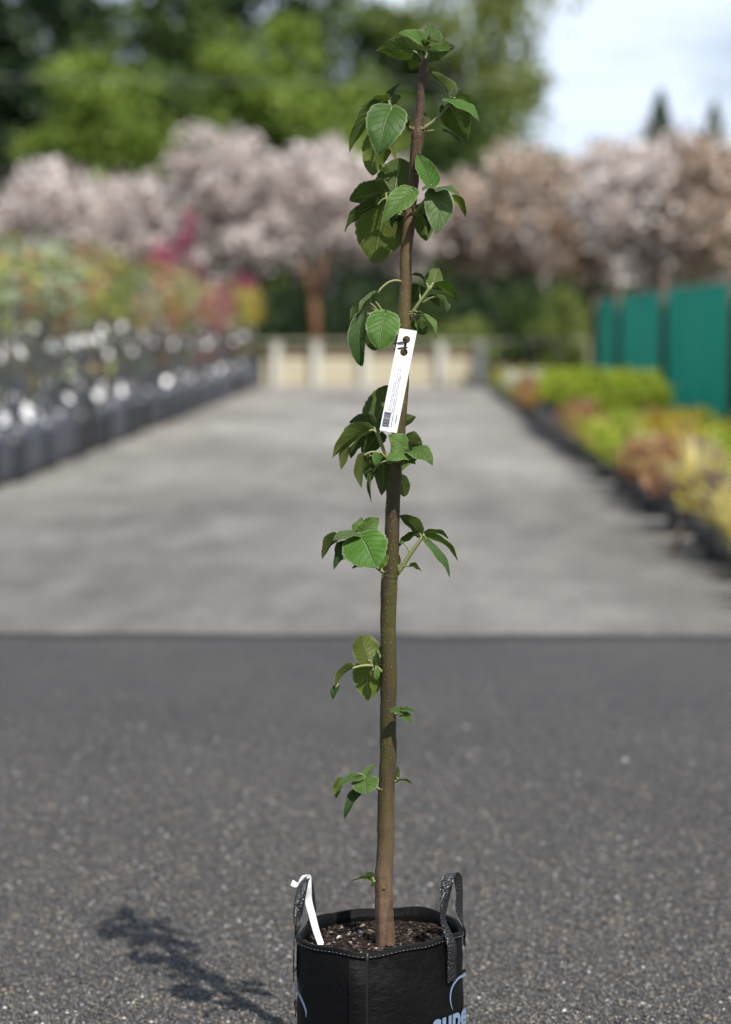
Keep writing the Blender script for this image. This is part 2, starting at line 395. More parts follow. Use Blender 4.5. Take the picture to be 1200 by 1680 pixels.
# ---- shrubs behind the white fence
def shrub(x, D, ytop, wpx, mat, label, n=5000):
    g = wx(x, D); zt = hz(ytop, D); R = wpx * D / FPX / 2
    lob = [(0, 0, zt * .5, R * .8, R * .7, zt * .5)] + [(R * .5 * math.cos(a), R * .5 * math.sin(a), zt * (.35 + .2 * (a % 1)), R * .5, R * .5, zt * .34) for a in (0.4, 1.9, 3.6, 5.1)]
    tree('shrub', (g.x, g.y, 0), label, 'shrub', 'shrubs behind the white fence', lob, 60, n, 0.16, 0.13, mat, BARK_D, 0.05, zt * .5, 0.5, 8)
shrub(395, 58, 455, 110, M_DARKG, 'dark evergreen shrub at the end of the sapling rows')
shrub(470, 59, 452, 100, M_DARKG, 'black green shrub behind the first white posts')
shrub(565, 59, 478, 90, M_DARKG, 'dark shrub beside the rusty trunk')
shrub(640, 59, 482, 100, M_MIDG, 'mid green shrub straight behind the sapling')
shrub(715, 60, 440, 110, M_MIDG, 'tall green shrub under the bronze pink blossom')
shrub(790, 58, 458, 110, M_DARKG, 'dark green shrub behind the last white post')
shrub(760, 56.6, 515, 90, M_OLIVE, 'low olive green shrub just behind the fence rail')
shrub(860, 58, 470, 110, M_MIDG, 'green shrub between the fence and the teal screen')
shrub(925, 57, 485, 90, M_OLIVE, 'pale olive shrub touching the teal screen end')
for hx, hy, hm, hl in ((330, 440, M_DARKG, 'dark hedge bush behind the end of the sapling rows'), (440, 432, M_MIDG, 'green hedge bush behind the black green shrub'), (545, 436, M_DARKG, 'dark hedge bush behind the rusty trunk'), (650, 440, M_DARKG, 'dark hedge bush straight behind the sapling tag'), (735, 436, M_MIDG, 'green hedge bush beyond the low olive shrub'), (830, 440, M_DARKG, 'dark hedge bush beyond the last white post'), (920, 446, M_MIDG, 'green hedge bush behind the far end of the teal screen'), (1010, 450, M_DARKG, 'dark hedge bush behind the middle of the teal screen'), (1100, 450, M_MIDG, 'green hedge bush behind the near half of the teal screen'), (1190, 450, M_DARKG, 'dark hedge bush behind the near end of the teal screen'), (1290, 450, M_DARKG, 'dark hedge bush past the near end of the teal screen')):
    shrub(hx, 70, hy - 22, 230, hm, hl, 11000)
gt = wx(517, 58.5)
t = tag(empty('tree_trunk', (gt.x, gt.y, 0)), 'rusty brown tree trunk with a forked top above the white fence', 'tree trunk')
m = MB(); m.tube([(0, 0, -0.05), (0.03, 0, 1.2), (-0.02, 0, 2.3)], [0.17, 0.14, 0.11], 10); obj('trunk', m.mesh('trunk', True), BARK_R, t)
m = MB(); m.tube([(-0.02, 0, 2.2), (-0.35, 0.1, 3.3)], [0.11, 0.05], 7); obj('limb', m.mesh('limb', True), BARK_R, t)
m = MB(); m.tube([(-0.02, 0, 2.2), (0.3, 0.1, 3.5)], [0.11, 0.05], 7); obj('limb', m.mesh('limb', True), BARK_R, t)

# ------------------------------------------------------------------ white fence and low wall at the road end
M_WHITE = plain('weathered_white_paint', (0.60, 0.60, 0.54), 0.6, 0.4, 0.12, 5)
M_CREAM = plain('cream_boards', (0.56, 0.50, 0.37), 0.8, 0.2, 0.12, 3)
M_BROWN = plain('brown_timber', (0.21, 0.16, 0.115), 0.8, 0.2, 0.25, 4, 0.3)
M_RAIL = plain('grey_green_rail', (0.27, 0.27, 0.19), 0.8, 0.2, 0.2, 4)
fy = Y_END + 0.25
xl, xr = wx(418, fy).x, wx(965, fy).x
fence = tag(empty('boundary_fence', (0, fy, 0)), 'low fence with white posts, cream boards and brown rail closing the road', 'fence')
posts_px = [455, 520, 600, 725, 790]
px_x = [wx(p, fy).x for p in posts_px]
me = MB().box((0, 0, 0.54), (0.20, 0.16, 1.08)).box((0, 0, 1.09), (0.24, 0.20, 0.04)).mesh('post')
for x in px_x:
    o = obj('post', me, M_WHITE, fence); o.location = (x, -0.14, 0)
edges = [wx(430, fy).x] + px_x
for a, b_ in zip(edges[:-1], edges[1:]):
    for k in range(3):
        obj('board', MB().box(((a + b_) / 2, 0.02 + 0.012 * k, 0.13 + 0.245 * k), (b_ - a - 0.02, 0.03, 0.23)).mesh('board'), M_CREAM, fence)
    obj('rail', MB().box(((a + b_) / 2, 0.02, 0.86), (b_ - a - 0.02, 0.06, 0.16)).mesh('rail'), M_BROWN, fence)
obj('top_rail', MB().box(((xl + xr) / 2, -0.02, 1.15), (xr - xl, 0.10, 0.08)).mesh('top_rail'), M_RAIL, fence)
for x in np.linspace(wx(820, fy).x, xr, 4):
    o = obj('support', MB().box((0, 0, 0.55), (0.08, 0.06, 1.1)).mesh('support'), M_RAIL, fence); o.location = (x, -0.02, 0)

# ---- overhead wires with poles beyond the frame
M_POLE = plain('grey_pole', (0.16, 0.14, 0.12), 0.9, 0.2, 0.2, 6)
M_CABLE = plain('grey_cable', (0.34, 0.36, 0.35), 0.5, 0.4, 0.05)
wy = 57.0; zw = hz(124, wy); pxl, pxr = wx(-190, wy).x, wx(1420, wy).x
for x, lb in ((pxl, 'grey timber power pole beyond the sapling rows'), (pxr, 'grey timber power pole beyond the teal screen')):
    p = tag(empty('power_pole', (x, wy, 0)), lb, 'power pole')
    obj('pole', MB().tube([(0, 0, 0), (0, 0, zw + 0.5)], [0.15, 0.11], 10).mesh('pole', True), M_POLE, p)
    obj('crossarm', MB().box((0, 0, zw - 0.03), (0.1, 1.4, 0.1)).mesh('crossarm'), M_POLE, p)
for dy, r, lb in ((-0.5, 0.009, 'thin grey overhead wire strung between the poles'),):
    pts = [(pxl + (pxr - pxl) * i / 24, wy + dy, zw + 0.03 - 0.25 * math.sin(math.pi * i / 24)) for i in range(25)]
    tag(obj('overhead_wire', MB().tube(pts, r, 6).mesh('overhead_wire', True), M_CABLE), lb, 'wire', 'overhead wires')

# ------------------------------------------------------------------ teal shade-cloth screen on the right
XF = EDGE_R + 1.95
def cloth_mat():
    b = NB('teal_shade_cloth'); co = b.coord('Object', (1, 1, 0.35))
    c = b.mix(b.noise(2.0, 4, 0.6, co), (0.014, 0.27, 0.195), (0.035, 0.42, 0.31))
    p = b.pbsdf(c, 0.7, 0.2); t = b.n('ShaderNodeBsdfTranslucent'); b.l(c, t.inputs[0])
    mm = b.n('ShaderNodeMixShader'); mm.inputs[0].default_value = 0.25; b.l(p, mm.inputs[1]); b.l(t.outputs[0], mm.inputs[2])
    return b.done(mm.outputs[0])
M_TEAL = cloth_mat(); M_POST = plain('weathered_timber_post', (0.12, 0.095, 0.07), 0.9, 0.2, 0.25, 5, 0.4)
screen = tag(empty('shade_cloth_screen', (XF, 0, 0)), 'teal shade cloth windbreak stretched between brown timber posts', 'screen')
d_posts = [18.8, 25.7, 32.8, 40.0, 45.0]
HS = 2.1
for i, d in enumerate(d_posts):
    o = obj('post', MB().tube([(0, 0, 0), (0, 0, HS + (0.25 if i != 4 else 0.05))], [0.062, 0.05], 9).mesh('post', True), M_POST, screen)
    o.location = (-0.06, d, 0)
for a, b_ in zip(d_posts[:-1], d_posts[1:]):
    n = 40; m = 6; V = []
    for j in range(m + 1):
        for i in range(n + 1):
            s = i / n; z = 0.06 + (HS - 0.06 - 0.05 * math.sin(math.pi * s)) * j / m
            V.append((0.05 + 0.05 * math.sin(s * 55 + j * .4) + 0.06 * math.sin(s * 9 + a) * math.sin(math.pi * s), a + (b_ - a) * s, z))
    F = [(j * (n + 1) + i, j * (n + 1) + i + 1, (j + 1) * (n + 1) + i + 1, (j + 1) * (n + 1) + i) for j in range(m) for i in range(n)]
    obj('cloth_panel', mesh_np('cloth_panel', V, F, True), M_TEAL, screen)
obj('wire', MB().tube([(0.05, d_posts[0], HS), (0.05, d_posts[-1], HS)], 0.008, 5).mesh('wire'), M_CABLE, screen)

# ------------------------------------------------------------------ potted trees in rows on the left
def pot_mat():
    b = NB('slate_black_planter_bag'); co = b.coord()
    c = b.mix(b.noise(9, 4, 0.6, co), (0.018, 0.020, 0.026), (0.05, 0.054, 0.066))
    return b.done(b.pbsdf(c, 0.38, 0.5, b.bump(b.noise(14, 3, 0.6, co), 0.5, 0.02)))
M_POT = pot_mat()
M_SOIL0 = plain('potting_soil', (0.06, 0.042, 0.03), 0.95, 0.1, 0.4, 30, 0.6)
M_TAG = plain('white_tag_and_glint', (0.86, 0.86, 0.88), 0.3, 0.5, 0.03)  # white tag plastic, bright enough to pass for blurred sun glints
M_STEM = plain('young_grey_brown_stem', (0.12, 0.11, 0.09), 0.8, 0.3, 0.35, 12)
M_STAKE = plain('dark_steel_stake', (0.075, 0.085, 0.10), 0.5, 0.5, 0.2, 6)
M_YG = foliage_mat('fresh_yellow_green_leaves', [(0.1, (0.18, 0.22, 0.06)), (0.5, (0.36, 0.41, 0.10)), (0.9, (0.52, 0.54, 0.18))], 0.4, big=1.2)
M_SILV = foliage_mat('silvery_green_leaves', [(0.1, (0.22, 0.28, 0.18)), (0.5, (0.38, 0.46, 0.32)), (0.9, (0.56, 0.60, 0.45))], 0.35, big=1.2)
M_MAG = foliage_mat('magenta_blossom', [(0.1, (0.15, 0.03, 0.05)), (0.5, (0.45, 0.07, 0.17)), (0.9, (0.62, 0.16, 0.30))], 0.35, big=1.2, tcol=(1, .95, 1))
M_RUST = foliage_mat('rusty_red_young_leaves', [(0.1, (0.22, 0.10, 0.05)), (0.5, (0.42, 0.22, 0.12)), (0.9, (0.55, 0.42, 0.30))], 0.35, big=1.2)
M_GOLD = foliage_mat('golden_leaves', [(0.1, (0.24, 0.20, 0.03)), (0.5, (0.48, 0.40, 0.05)), (0.9, (0.64, 0.57, 0.10))], 0.4, big=1.2)
M_GREEN = foliage_mat('bright_green_leaves', [(0.1, (0.11, 0.17, 0.02)), (0.5, (0.33, 0.42, 0.04)), (0.9, (0.55, 0.60, 0.08))], 0.35, big=1.5)
M_ORANGE = foliage_mat('orange_tipped_leaves', [(0.1, (0.25, 0.15, 0.03)), (0.5, (0.55, 0.36, 0.06)), (0.9, (0.68, 0.50, 0.10))], 0.35, big=1.5)
M_PURP = foliage_mat('dusky_purple_leaves', [(0.1, (0.12, 0.08, 0.085)), (0.5, (0.26, 0.18, 0.19)), (0.9, (0.42, 0.33, 0.32))], 0.3, big=1.5)
M_STRAW = foliage_mat('pale_yellow_grass_blades', [(0.1, (0.36, 0.30, 0.09)), (0.5, (0.66, 0.58, 0.23)), (0.9, (0.82, 0.77, 0.45))], 0.3, big=2)
M_WFLOW = foliage_mat('white_flower_heads', [(0.1, (0.20, 0.24, 0.12)), (0.5, (0.66, 0.64, 0.62)), (0.9, (0.82, 0.80, 0.80))], 0.3, big=2)

def pot_meshes(r, h):
    p = MB().lathe([(r * 0.02, 0.002), (r * 0.90, 0.0), (r * 0.97, h * 0.3), (r, h * 0.8), (r * 0.99, h), (r * 0.94, h), (r * 0.93, h * 0.9)], 14)
    s = MB().lathe([(r * 0.94, h * 0.90), (r * 0.5, h * 0.93), (0.001, h * 0.94)], 14)
    return p.mesh('pot', True), s.mesh('soil', True)
POT_M, SOIL_M = pot_meshes(0.19, 0.40)
POTS_M, SOILS_M = [], []
for pr_, ph_, pc_ in ((.19, .45, None), (.20, .56, (0.075, 0.08, 0.10)), (.175, .49, (0.022, 0.022, 0.025))):
    a_, b_ = pot_meshes(pr_, ph_); a_.materials.append(M_POT if pc_ is None else plain('planter_bag_plastic', pc_, .35, .5, .3, 9)); POTS_M.append(a_); SOILS_M.append(b_)
STAKE_M = [MB().tube([(0.07, 0.02, 0.30), (0.075, 0.02, hh)], 0.016, 6).mesh('stake') for hh in (1.7, 1.95, 2.2)]
TAG_M = MB().box((0, 0, 0), (0.07, 0.004, 0.11)).mesh('name_tag')
def young_tree_variant(kind, k):
    zt = {'tall': 2.75, 'mid': 2.4, 'low': 2.15}[kind]; zc = {'tall': 1.7, 'mid': 1.62, 'low': 1.5}[kind]
    lob = [(0.03, 0, (zt + zc) / 2, 0.24, 0.24, (zt - zc) / 2)] + [(0.16 * math.cos(a + k), 0.16 * math.sin(a + k), zc + (zt - zc) * (0.2 + 0.6 * ((a * .31) % 1)), 0.16, 0.16, 0.25) for a in (0, 2, 4)]
    P, C = clumped(lob, 24, 125, 0.085, 0.4)
    lowP = np.stack([rng.normal(0.03, 0.08, 8), rng.normal(0, 0.08, 8), rng.uniform(0.9, zc, 8)], 1)
    V, F = diamonds(np.concatenate([P, lowP]), 0.088, 0.65)
    st = MB(); pp = smooth_pts([(0.0, 0, 0.34), (rng.normal(0, 0.03), rng.normal(0, .03), 1.0), (0.03, 0, zc), (0.03, 0, zt - .1)], 4)
    st.tube(pp, [0.016 - 0.011 * i / len(pp) for i in range(len(pp))], 6)
    for c in C[:12]:
        st.tube([(0.03, 0, max(zc * .8, c[2] - .25)), tuple(c)], [0.007, 0.003], 4, False)
    return st.mesh('stem', True), mesh_np('crown', V, F)
VAR = {k: [young_tree_variant(k, i) for i in range(3)] for k in ('tall', 'mid', 'low')}
CROWN_CACHE = {}
def crown_of(kind, i, mat):
    key = (kind, i, mat.name)
    if key not in CROWN_CACHE:
        me = VAR[kind][i][1].copy(); me.materials.clear(); me.materials.append(mat); CROWN_CACHE[key] = me
    return CROWN_CACHE[key]
KINDS = {
 'yg': (M_YG, 'young potted tree with fresh yellow green leaves'),
 'silver': (M_SILV, 'young potted tree with pale silvery green leaves'),
 'green': (M_MIDG, 'young potted tree with mid green leaves'),
 'magenta': (M_MAG, 'young potted tree in magenta blossom'),
 'rust': (M_RUST, 'young potted tree with rusty red young leaves'),
 'gold': (M_GOLD, 'young potted tree with golden leaves'),
}
ROWN = ('in the row along the road edge', 'in the second row from the road', 'in the third row from the road', 'in the fourth row from the road', 'in the row farthest from the road')
def potted_tree(x, y, kind, size, row):
    mat, label = KINDS[kind]; label = label + ' ' + ROWN[row]; i = random.randrange(3)
    t = tag(empty('potted_tree', (x, y, 0.0)), label, 'potted tree', '%s trees %s' % (label.split('with ')[-1].split(' in ')[0] if 'with' in label else 'magenta', ROWN[row]))
    t.rotation_euler.z = random.uniform(-0.5, 0.5); s = random.uniform(0.93, 1.08); t.scale = (s, s, s)
    pk = random.randrange(3); p = obj('pot', POTS_M[pk], None, t); obj('soil', SOILS_M[pk], M_SOIL0, p)
    obj('stem', VAR[size][i][0], M_STEM, t); obj('crown', crown_of(size, i, mat), None, t)
    obj('stake', random.choice(STAKE_M), random.choice((M_STAKE, M_STAKE, M_STAKE)), t)
    for zt_, pr in ((random.uniform(0.58, 0.70), 0.5), (random.uniform(1.15, 1.5), 0.6)):  # tags at two heights stand in for out-of-focus sun glints
        if random.random() < pr:
            g = obj('name_tag', TAG_M, M_TAG, t); g.location = (random.uniform(-0.02, 0.12) if zt_ > 1 else random.uniform(-.1, .12), -0.02 if zt_ > 1 else -0.10, zt_)
            g.rotation_euler = (random.uniform(-0.9, -0.3), random.uniform(-0.3, 0.3), random.uniform(0.1, 0.9))
for row, (ox, ys) in enumerate(((0.22, 18.2), (0.85, 22.0), (1.5, 26.0), (2.2, 30.0), (3.0, 35.0))):
    y = ys; yend = Y_END - 1.0 - row * 0.2
    step = 0.52 if row < 2 else 0.68
    while y < yend:
        r = random.random()
        if y < 30: kind = 'yg' if r < .40 else 'silver' if r < .72 else 'green' if r < .86 else 'rust'
        elif y < 40: kind = 'silver' if r < .30 else 'yg' if r < .42 else 'rust' if r < .66 else 'magenta' if r < .82 else 'green'
        elif y < 47.5: kind = 'rust' if r < .35 else 'magenta' if r < .60 else 'green' if r < .8 else 'silver'
        else: kind = 'gold' if r < .75 else 'yg' if r < .83 else 'magenta' if r < .88 else 'rust'
        size = random.choice(('mid', 'tall', 'low') if row else ('mid', 'low', 'mid'))
        if kind == 'gold': size = 'mid'
        potted_tree(EDGE_L - ox + random.uniform(-.04, .04), y + random.uniform(-.05, .05), kind, size, row); y += step
# tall magenta column
def column_tree(x, D, ytop, ybot, label, off):
    g = wx(x, D); zt, zb = hz(ytop, D), hz(ybot, D)
    t = tag(empty('flowering_tree', (g.x, g.y, 0)), label, 'flowering tree', 'taller magenta trees among the saplings')
    lob = [(0, 0, (zt + zb) / 2, .17, .17, (zt - zb) / 2)]
    P, C = clumped(lob, 22, 200, 0.09, 0.3); V, F = diamonds(P, 0.10, 0.7)
    p = obj('pot', POT_M, M_POT, t); obj('soil', SOIL_M, M_SOIL0, p)
    obj('stem', MB().tube([(0, 0, .3), (0.02, 0, zb), (0, 0, zt - .1)], [.022, .016, .006], 6).mesh('stem', True), M_STEM, t)
    obj('crown', mesh_np('crown', V, F), M_MAG, t)
column_tree(308, 45.3, 318, 440, 'tall narrow magenta flowering tree rising above the sapling rows', 0)
column_tree(270, 41.2, 395, 455, 'shorter magenta flowering tree beside the tall narrow one', 0)
column_tree(402, 53.6, 440, 500, 'magenta flowering tree at the golden end of the rows', 0)

# ------------------------------------------------------------------ bedding plants in pots on the right
def low_variant(h, r, n, size, kind):
    if kind == 'blade':
        V = []; F = []
        for i in range(n):
            a = rng.random() * 2 * math.pi; t = rng.uniform(0.15, 1.0); L_ = h * rng.uniform(.7, 1.25); wd = 0.011 * rng.uniform(.7, 1.5)
            dx, dy = math.cos(a), math.sin(a); o = len(V)
            for s in (0, .35, .7, 1.0):
                rr = 0.03 + r * 1.3 * t * s ** 1.3; z = L_ * (s - 0.55 * t * s * s); ww = wd * (1 - 0.85 * s)
                V += [(rr * dx - dy * ww, rr * dy + dx * ww, z), (rr * dx + dy * ww, rr * dy - dx * ww, z)]
            F += [(o, o + 1, o + 3, o + 2), (o + 2, o + 3, o + 5, o + 4), (o + 4, o + 5, o + 7, o + 6)]
        return mesh_np('foliage', V, F)
    lob = [(0, 0, h * .5, r * .9, r * .9, h * .5)] + [(r * .5 * math.cos(a), r * .5 * math.sin(a), h * .45, r * .5, r * .5, h * .4) for a in (0, 2.1, 4.2)]
    P, C = clumped(lob, 40, n, r * .2, .45); P[:, 2] = np.abs(P[:, 2]); V, F = diamonds(P, size, .6, .6)
    return mesh_np('foliage', V, F)
POT_S, SOIL_S = pot_meshes(0.13, 0.20)
LOW = {
 'straw': (M_STRAW, [low_variant(.42, .30, 130, 0, 'blade') for i in range(2)], 'pale yellow grassy clump in black pot', 'potted grass'),
 'purple': (M_PURP, [low_variant(.36, .19, 420, .06, 'leaf') for i in range(2)], 'dusky purple leafy plant in black pot', 'potted plant'),
 'green': (M_GREEN, [low_variant(.36, .21, 520, .055, 'leaf') for i in range(2)], 'bright green bushy plant in black pot', 'potted plant'),
 'box': (M_GREEN, [low_variant(.42, .24, 700, .06, 'leaf') for i in range(2)], 'bright green upright bush in black pot on the raised bench', 'potted plant'),
 'gold': (M_GOLD, [low_variant(.34, .21, 520, .055, 'leaf') for i in range(2)], 'golden yellow bushy plant in black pot', 'potted plant'),
 'orange': (M_ORANGE, [low_variant(.38, .21, 520, .055, 'leaf') for i in range(2)], 'orange tipped bushy plant in black pot', 'potted plant'),
 'rust': (M_RUST, [low_variant(.40, .22, 520, .06, 'leaf') for i in range(2)], 'rusty brown bushy plant in black pot', 'potted plant'),
 'white': (M_WFLOW, [low_variant(.42, .20, 420, .07, 'leaf') for i in range(2)], 'white flowering plant in black pot', 'potted plant'),
}
def low_plant(x, y, kind, where, z=0.0, s=1.0):
    mat, mes, label, cat = LOW[kind]; label = label + where
    t = tag(empty('potted_plant', (x, y, z)), label, cat, kind + ' bedding plants' + where)
    s *= random.uniform(.88, 1.15); t.scale = (s, s, s); t.rotation_euler.z = random.uniform(0, 6.3)
    p = obj('pot', POT_S, M_POT, t); obj('soil', SOIL_S, M_SOIL0, p)
    o = obj('foliage', random.choice(mes), mat, t); o.location = (0, 0, 0.17)
    if random.random() < .16:
        g = obj('name_tag', TAG_M, M_TAG, t); g.location = (0.05, -.1, 0.26); g.rotation_euler = (-.3, .2, -t.rotation_euler.z + random.uniform(-.3, .3)); g.scale = (.7, .7, .7)
B0, B1 = 26.6, 33.6
FEAT = []
for fpx, fs in ((1150, 1.12), (1192, 1.05), (1045, .95)):
    FEAT.append(((EDGE_R + .24) / at_D(fpx, 535, 1.0).x, fs))
    low_plant(EDGE_R + .24, at_D(fpx, 535, FEAT[-1][0]).y, 'straw', ' arching over the road edge', 0.004, fs)
y = 11.6
while y < 51:
    for c in range(4):
        x = EDGE_R + 0.17 + c * 0.42 + random.uniform(-.04, .04); yy = y + random.uniform(-.06, .06); r = random.random()
        if x > XF - 0.24 or random.random() < .10 or (c == 0 and any(abs(yy - q[0]) < .33 for q in FEAT)): continue
        if B0 - .1 < yy < B1 + .1:
            continue
        if yy < 14.4: k = 'straw' if r < .55 else 'gold' if r < .7 else 'green' if r < .85 else 'purple'
        elif yy < 17.0: k = ('purple' if r < .45 else 'straw' if r < .65 else 'green' if r < .85 else 'rust') if c else ('straw' if r < .35 else 'green' if r < .6 else 'purple' if r < .8 else 'gold')
        elif yy < 19.5: k = ('purple' if r < .5 else 'green' if r < .75 else 'gold') if c else ('straw' if r < .45 else 'green' if r < .65 else 'rust')
        elif yy < B0: k = ('gold' if r < .36 else 'orange' if r < .58 else 'green' if r < .8 else 'purple') if c else ('green' if r < .4 else 'gold' if r < .6 else 'straw' if r < .75 else 'rust')
        elif yy < 40: k = 'rust' if r < .45 else 'orange' if r < .75 else 'green'
        else: k = 'green' if r < .5 else 'rust' if r < .8 else 'white'
        if 35.5 < yy < 43 and c >= 2: k = 'white' if r < .55 else 'rust'
        low_plant(x, yy, k, (' at the road edge', ', second row from road', ', third row from road', ' near teal screen')[c] + (', asphalt side of bench' if yy < B0 else ', white fence side of bench'), 0.004)
    y += 0.45
# raised bench
M_BLACK = plain('black_plastic', (0.012, 0.012, 0.014), 0.45, 0.5, 0.3, 5)
M_GREYT = plain('grey_bench_top', (0.20, 0.20, 0.22), 0.6, 0.4, 0.15, 4)
bx0, bx1 = EDGE_R + 0.0, XF - 0.30
bench = tag(empty('nursery_bench', ((bx0 + bx1) / 2, (B0 + B1) / 2, 0.0)), 'low raised bench with grey top and black sides among the bedding plants', 'bench')
W_, L_ = bx1 - bx0, B1 - B0
obj('bench_top', MB().box((0, 0, 0.28), (W_, L_, 0.04)).mesh('bench_top'), M_GREYT, bench)
for s, sz in (((-W_ / 2 + .03, 0), (.02, L_ - .08)), ((0, -L_ / 2 + .03), (W_ - .1, .02))):
    obj('side_panel', MB().box((s[0], s[1], 0.14), (sz[0], sz[1], 0.235)).mesh('side_panel'), M_BLACK, bench)
for sx in (-1, 1):
    for sy in (-1, 1):
        o = obj('leg', MB().box((0, 0, .13), (.05, .05, .26)).mesh('leg'), M_BLACK, bench); o.location = (sx * (W_ / 2 - .08), sy * (L_ / 2 - .08), 0)
y = B0 + 1.1
while y < B1 - .1:
    for c in range(3):
        low_plant(bx0 + .25 + c * .47 + random.uniform(-.03, .03), y, 'box', (' on its road side', ' along its middle', ' on its teal screen side')[c], 0.30)
    y += .46
# brown wooden marker leaning out of the edge pots
g0 = on_z(1103, 912, 0.0)
mk = MB(); mk.tube([(0, 0, 0.0), (0.07, 0.02, 0.22)], 0.022, 7)
o = tag(obj('wooden_marker', mk.mesh('wooden_marker', True), M_BROWN), 'short brown wooden peg leaning at the roadside against a pale grassy clump', 'wooden peg'); o.location = (g0.x, g0.y, 0.0)

# ------------------------------------------------------------------ planter bag
def ring_points():
    px = [(489, 1536), (497, 1546), (530, 1554), (574, 1561), (601, 1561), (660, 1554), (724, 1541), (757, 1526),
          (749, 1509), (722, 1497), (690, 1491), (640, 1489), (571, 1492), (535, 1500), (508, 1514)]
    P = [on_z(x, y, Z_RIM) for x, y in px]
    return [(p.x, p.y) for p in P]
RP = ring_points(); NR = 150
Q = [np.array(p) for p in RP]; k = len(Q); dense = []
for i in range(k):
    a, b_, c, d = Q[i - 1], Q[i], Q[(i + 1) % k], Q[(i + 2) % k]
    for t in np.linspace(0, 1, 30, endpoint=False):
        cr = 0.5 * (2 * b_ + (c - a) * t + (2 * a - 5 * b_ + 4 * c - d) * t * t + (3 * b_ - a - 3 * c + d) * t ** 3)
        dense.append(0.75 * cr + 0.25 * (b_ * (1 - t) + c * t))
dense = np.array(dense); seg = np.linalg.norm(np.roll(dense, -1, 0) - dense, axis=1); cum = np.concatenate([[0], np.cumsum(seg)]); PER = cum[-1]
loop = np.concatenate([dense, dense[:1]])
CEN = dense.mean(0)
print('bag perimeter', PER, 'width', np.ptp(dense[:, 0]), 'depth', np.ptp(dense[:, 1]), 'centre', CEN)
def ring_xy(u):
    u = u % PER; return np.array([np.interp(u, cum, loop[:, 0]), np.interp(u, cum, loop[:, 1])])
def ring_n(u):
    t = ring_xy(u + .004) - ring_xy(u - .004); t /= np.linalg.norm(t); return np.array([t[1], -t[0]])
def bulge(z): return 1.0 + 0.028 * math.sin(math.pi * min(1, max(0, (Z_RIM - z) / Z_RIM)) ** 0.8)
def bag_pt(u, z, off=0.0):
    q = CEN + (ring_xy(u) - CEN) * bulge(z) + ring_n(u) * off; return Vector((q[0], q[1], z))
def px_to_bag(x, y):
    d = ray(x, y); best = None
    for i in range(900):
        u = PER * i / 900
        for z in (0.18, 0.30):
            pass
        q = CEN + (ring_xy(u) - CEN) * 1.02; n = ring_n(u)
        if n[0] * d.x + n[1] * d.y > 0.02: continue
        e = d.x * (q[1]) - d.y * (q[0])          # 2-D cross with the eye at the origin
        if best is None or abs(e) < best[0]:
            tt = math.hypot(q[0], q[1]) / math.hypot(d.x, d.y); best = (abs(e), u, HCAM + d.z * tt)
    return best[1], best[2]

def bag_mat():
    b = NB('black_woven_fabric'); co = b.coord('UV')
    wv = b.n('ShaderNodeTexWave', wave_type='BANDS', bands_direction='Y'); wv.inputs['Scale'].default_value = 160; wv.inputs['Distortion'].default_value = 0.6; b.l(co, wv.inputs[0])
    wh = b.n('ShaderNodeTexWave', wave_type='BANDS', bands_direction='X'); wh.inputs['Scale'].default_value = 160; wh.inputs['Distortion'].default_value = 0.6; b.l(co, wh.inputs[0])
    cr = b.noise(9, 5, 0.65, co)
    h = b.math('ADD', b.math('MULTIPLY', b.math('ADD', wv.outputs['Fac'], b.math('MULTIPLY', wh.outputs['Fac'], .5)), 0.06), b.math('MULTIPLY', cr, 1.7))
    sp = b.voro(420, co).outputs['Distance']; dust = b.step(sp, 0.10, 0.04)
    c = b.mix(b.noise(5, 4, 0.6, co), (0.0025, 0.0025, 0.0027), (0.006, 0.006, 0.0062))
    c = b.mix(b.math('MULTIPLY', dust, b.step(b.noise(12, 2, .5, co), .55, .7)), c, (0.16, 0.15, 0.14))
    c = b.mix(b.math('MULTIPLY', wv.outputs['Fac'], 0.2), c, (0.013, 0.0125, 0.0125))
    return b.done(b.pbsdf(c, 0.40, 0.14, b.bump(h, 0.8, 0.007)))
M_BAG = bag_mat()
def strap_mat():
    b = NB('black_glossy_webbing'); co = b.coord('UV', (4, 23, 1))
    v = b.voro(1.6, co); c = b.mix(v.outputs['Distance'], (0.010, 0.010, 0.012), (0.004, 0.004, 0.0045))
    return b.done(b.pbsdf(c, 0.27, 1.0, b.bump(v.outputs['Distance'], 1.0, 0.0030)))
M_STRAP = strap_mat()
bag = tag(empty('planter_bag', (CEN[0], CEN[1], 0)), 'black woven planter bag with two strap handles holding the tall sapling', 'planter bag')
INV = Matrix.Translation((-CEN[0], -CEN[1], 0))
def bagobj(name, me, mat, parent=None):
    me.transform(INV); return obj(name, me, mat, parent or bag)
# wall: outside up, over the hem, inside down
zs_out = [0.002, 0.03, 0.07, 0.11, 0.15, 0.19, 0.22, 0.25, 0.275, 0.295, 0.31, 0.322, 0.33]
wr = lambda u, z: 0.0022 * math.sin(u * 41 + z * 30) * math.sin(z * 47 + 1.3 * math.sin(u * 17)) + 0.0028 * math.sin(u * 13 + z * 21)
V = []; UVs = []
for z in zs_out:
    for i in range(NR):
        u = PER * i / NR; V.append(bag_pt(u, z, wr(u, z) * min(1, (Z_RIM - z) / 0.05 + 0.25))); UVs.append((u, z))
rimw = lambda u: 0.0025 * math.sin(u * 23) + 0.0018 * math.sin(u * 51 + 1)
for i in range(NR): V[(len(zs_out) - 1) * NR + i].z += rimw(PER * i / NR)
for z in (Z_RIM + 0.0005, 0.31, 0.27):
    for i in range(NR):
        u = PER * i / NR; p = bag_pt(u, z, -0.0035); p.z += rimw(u) if z > .32 else 0; V.append(p); UVs.append((u, z))
nring = len(zs_out) + 3
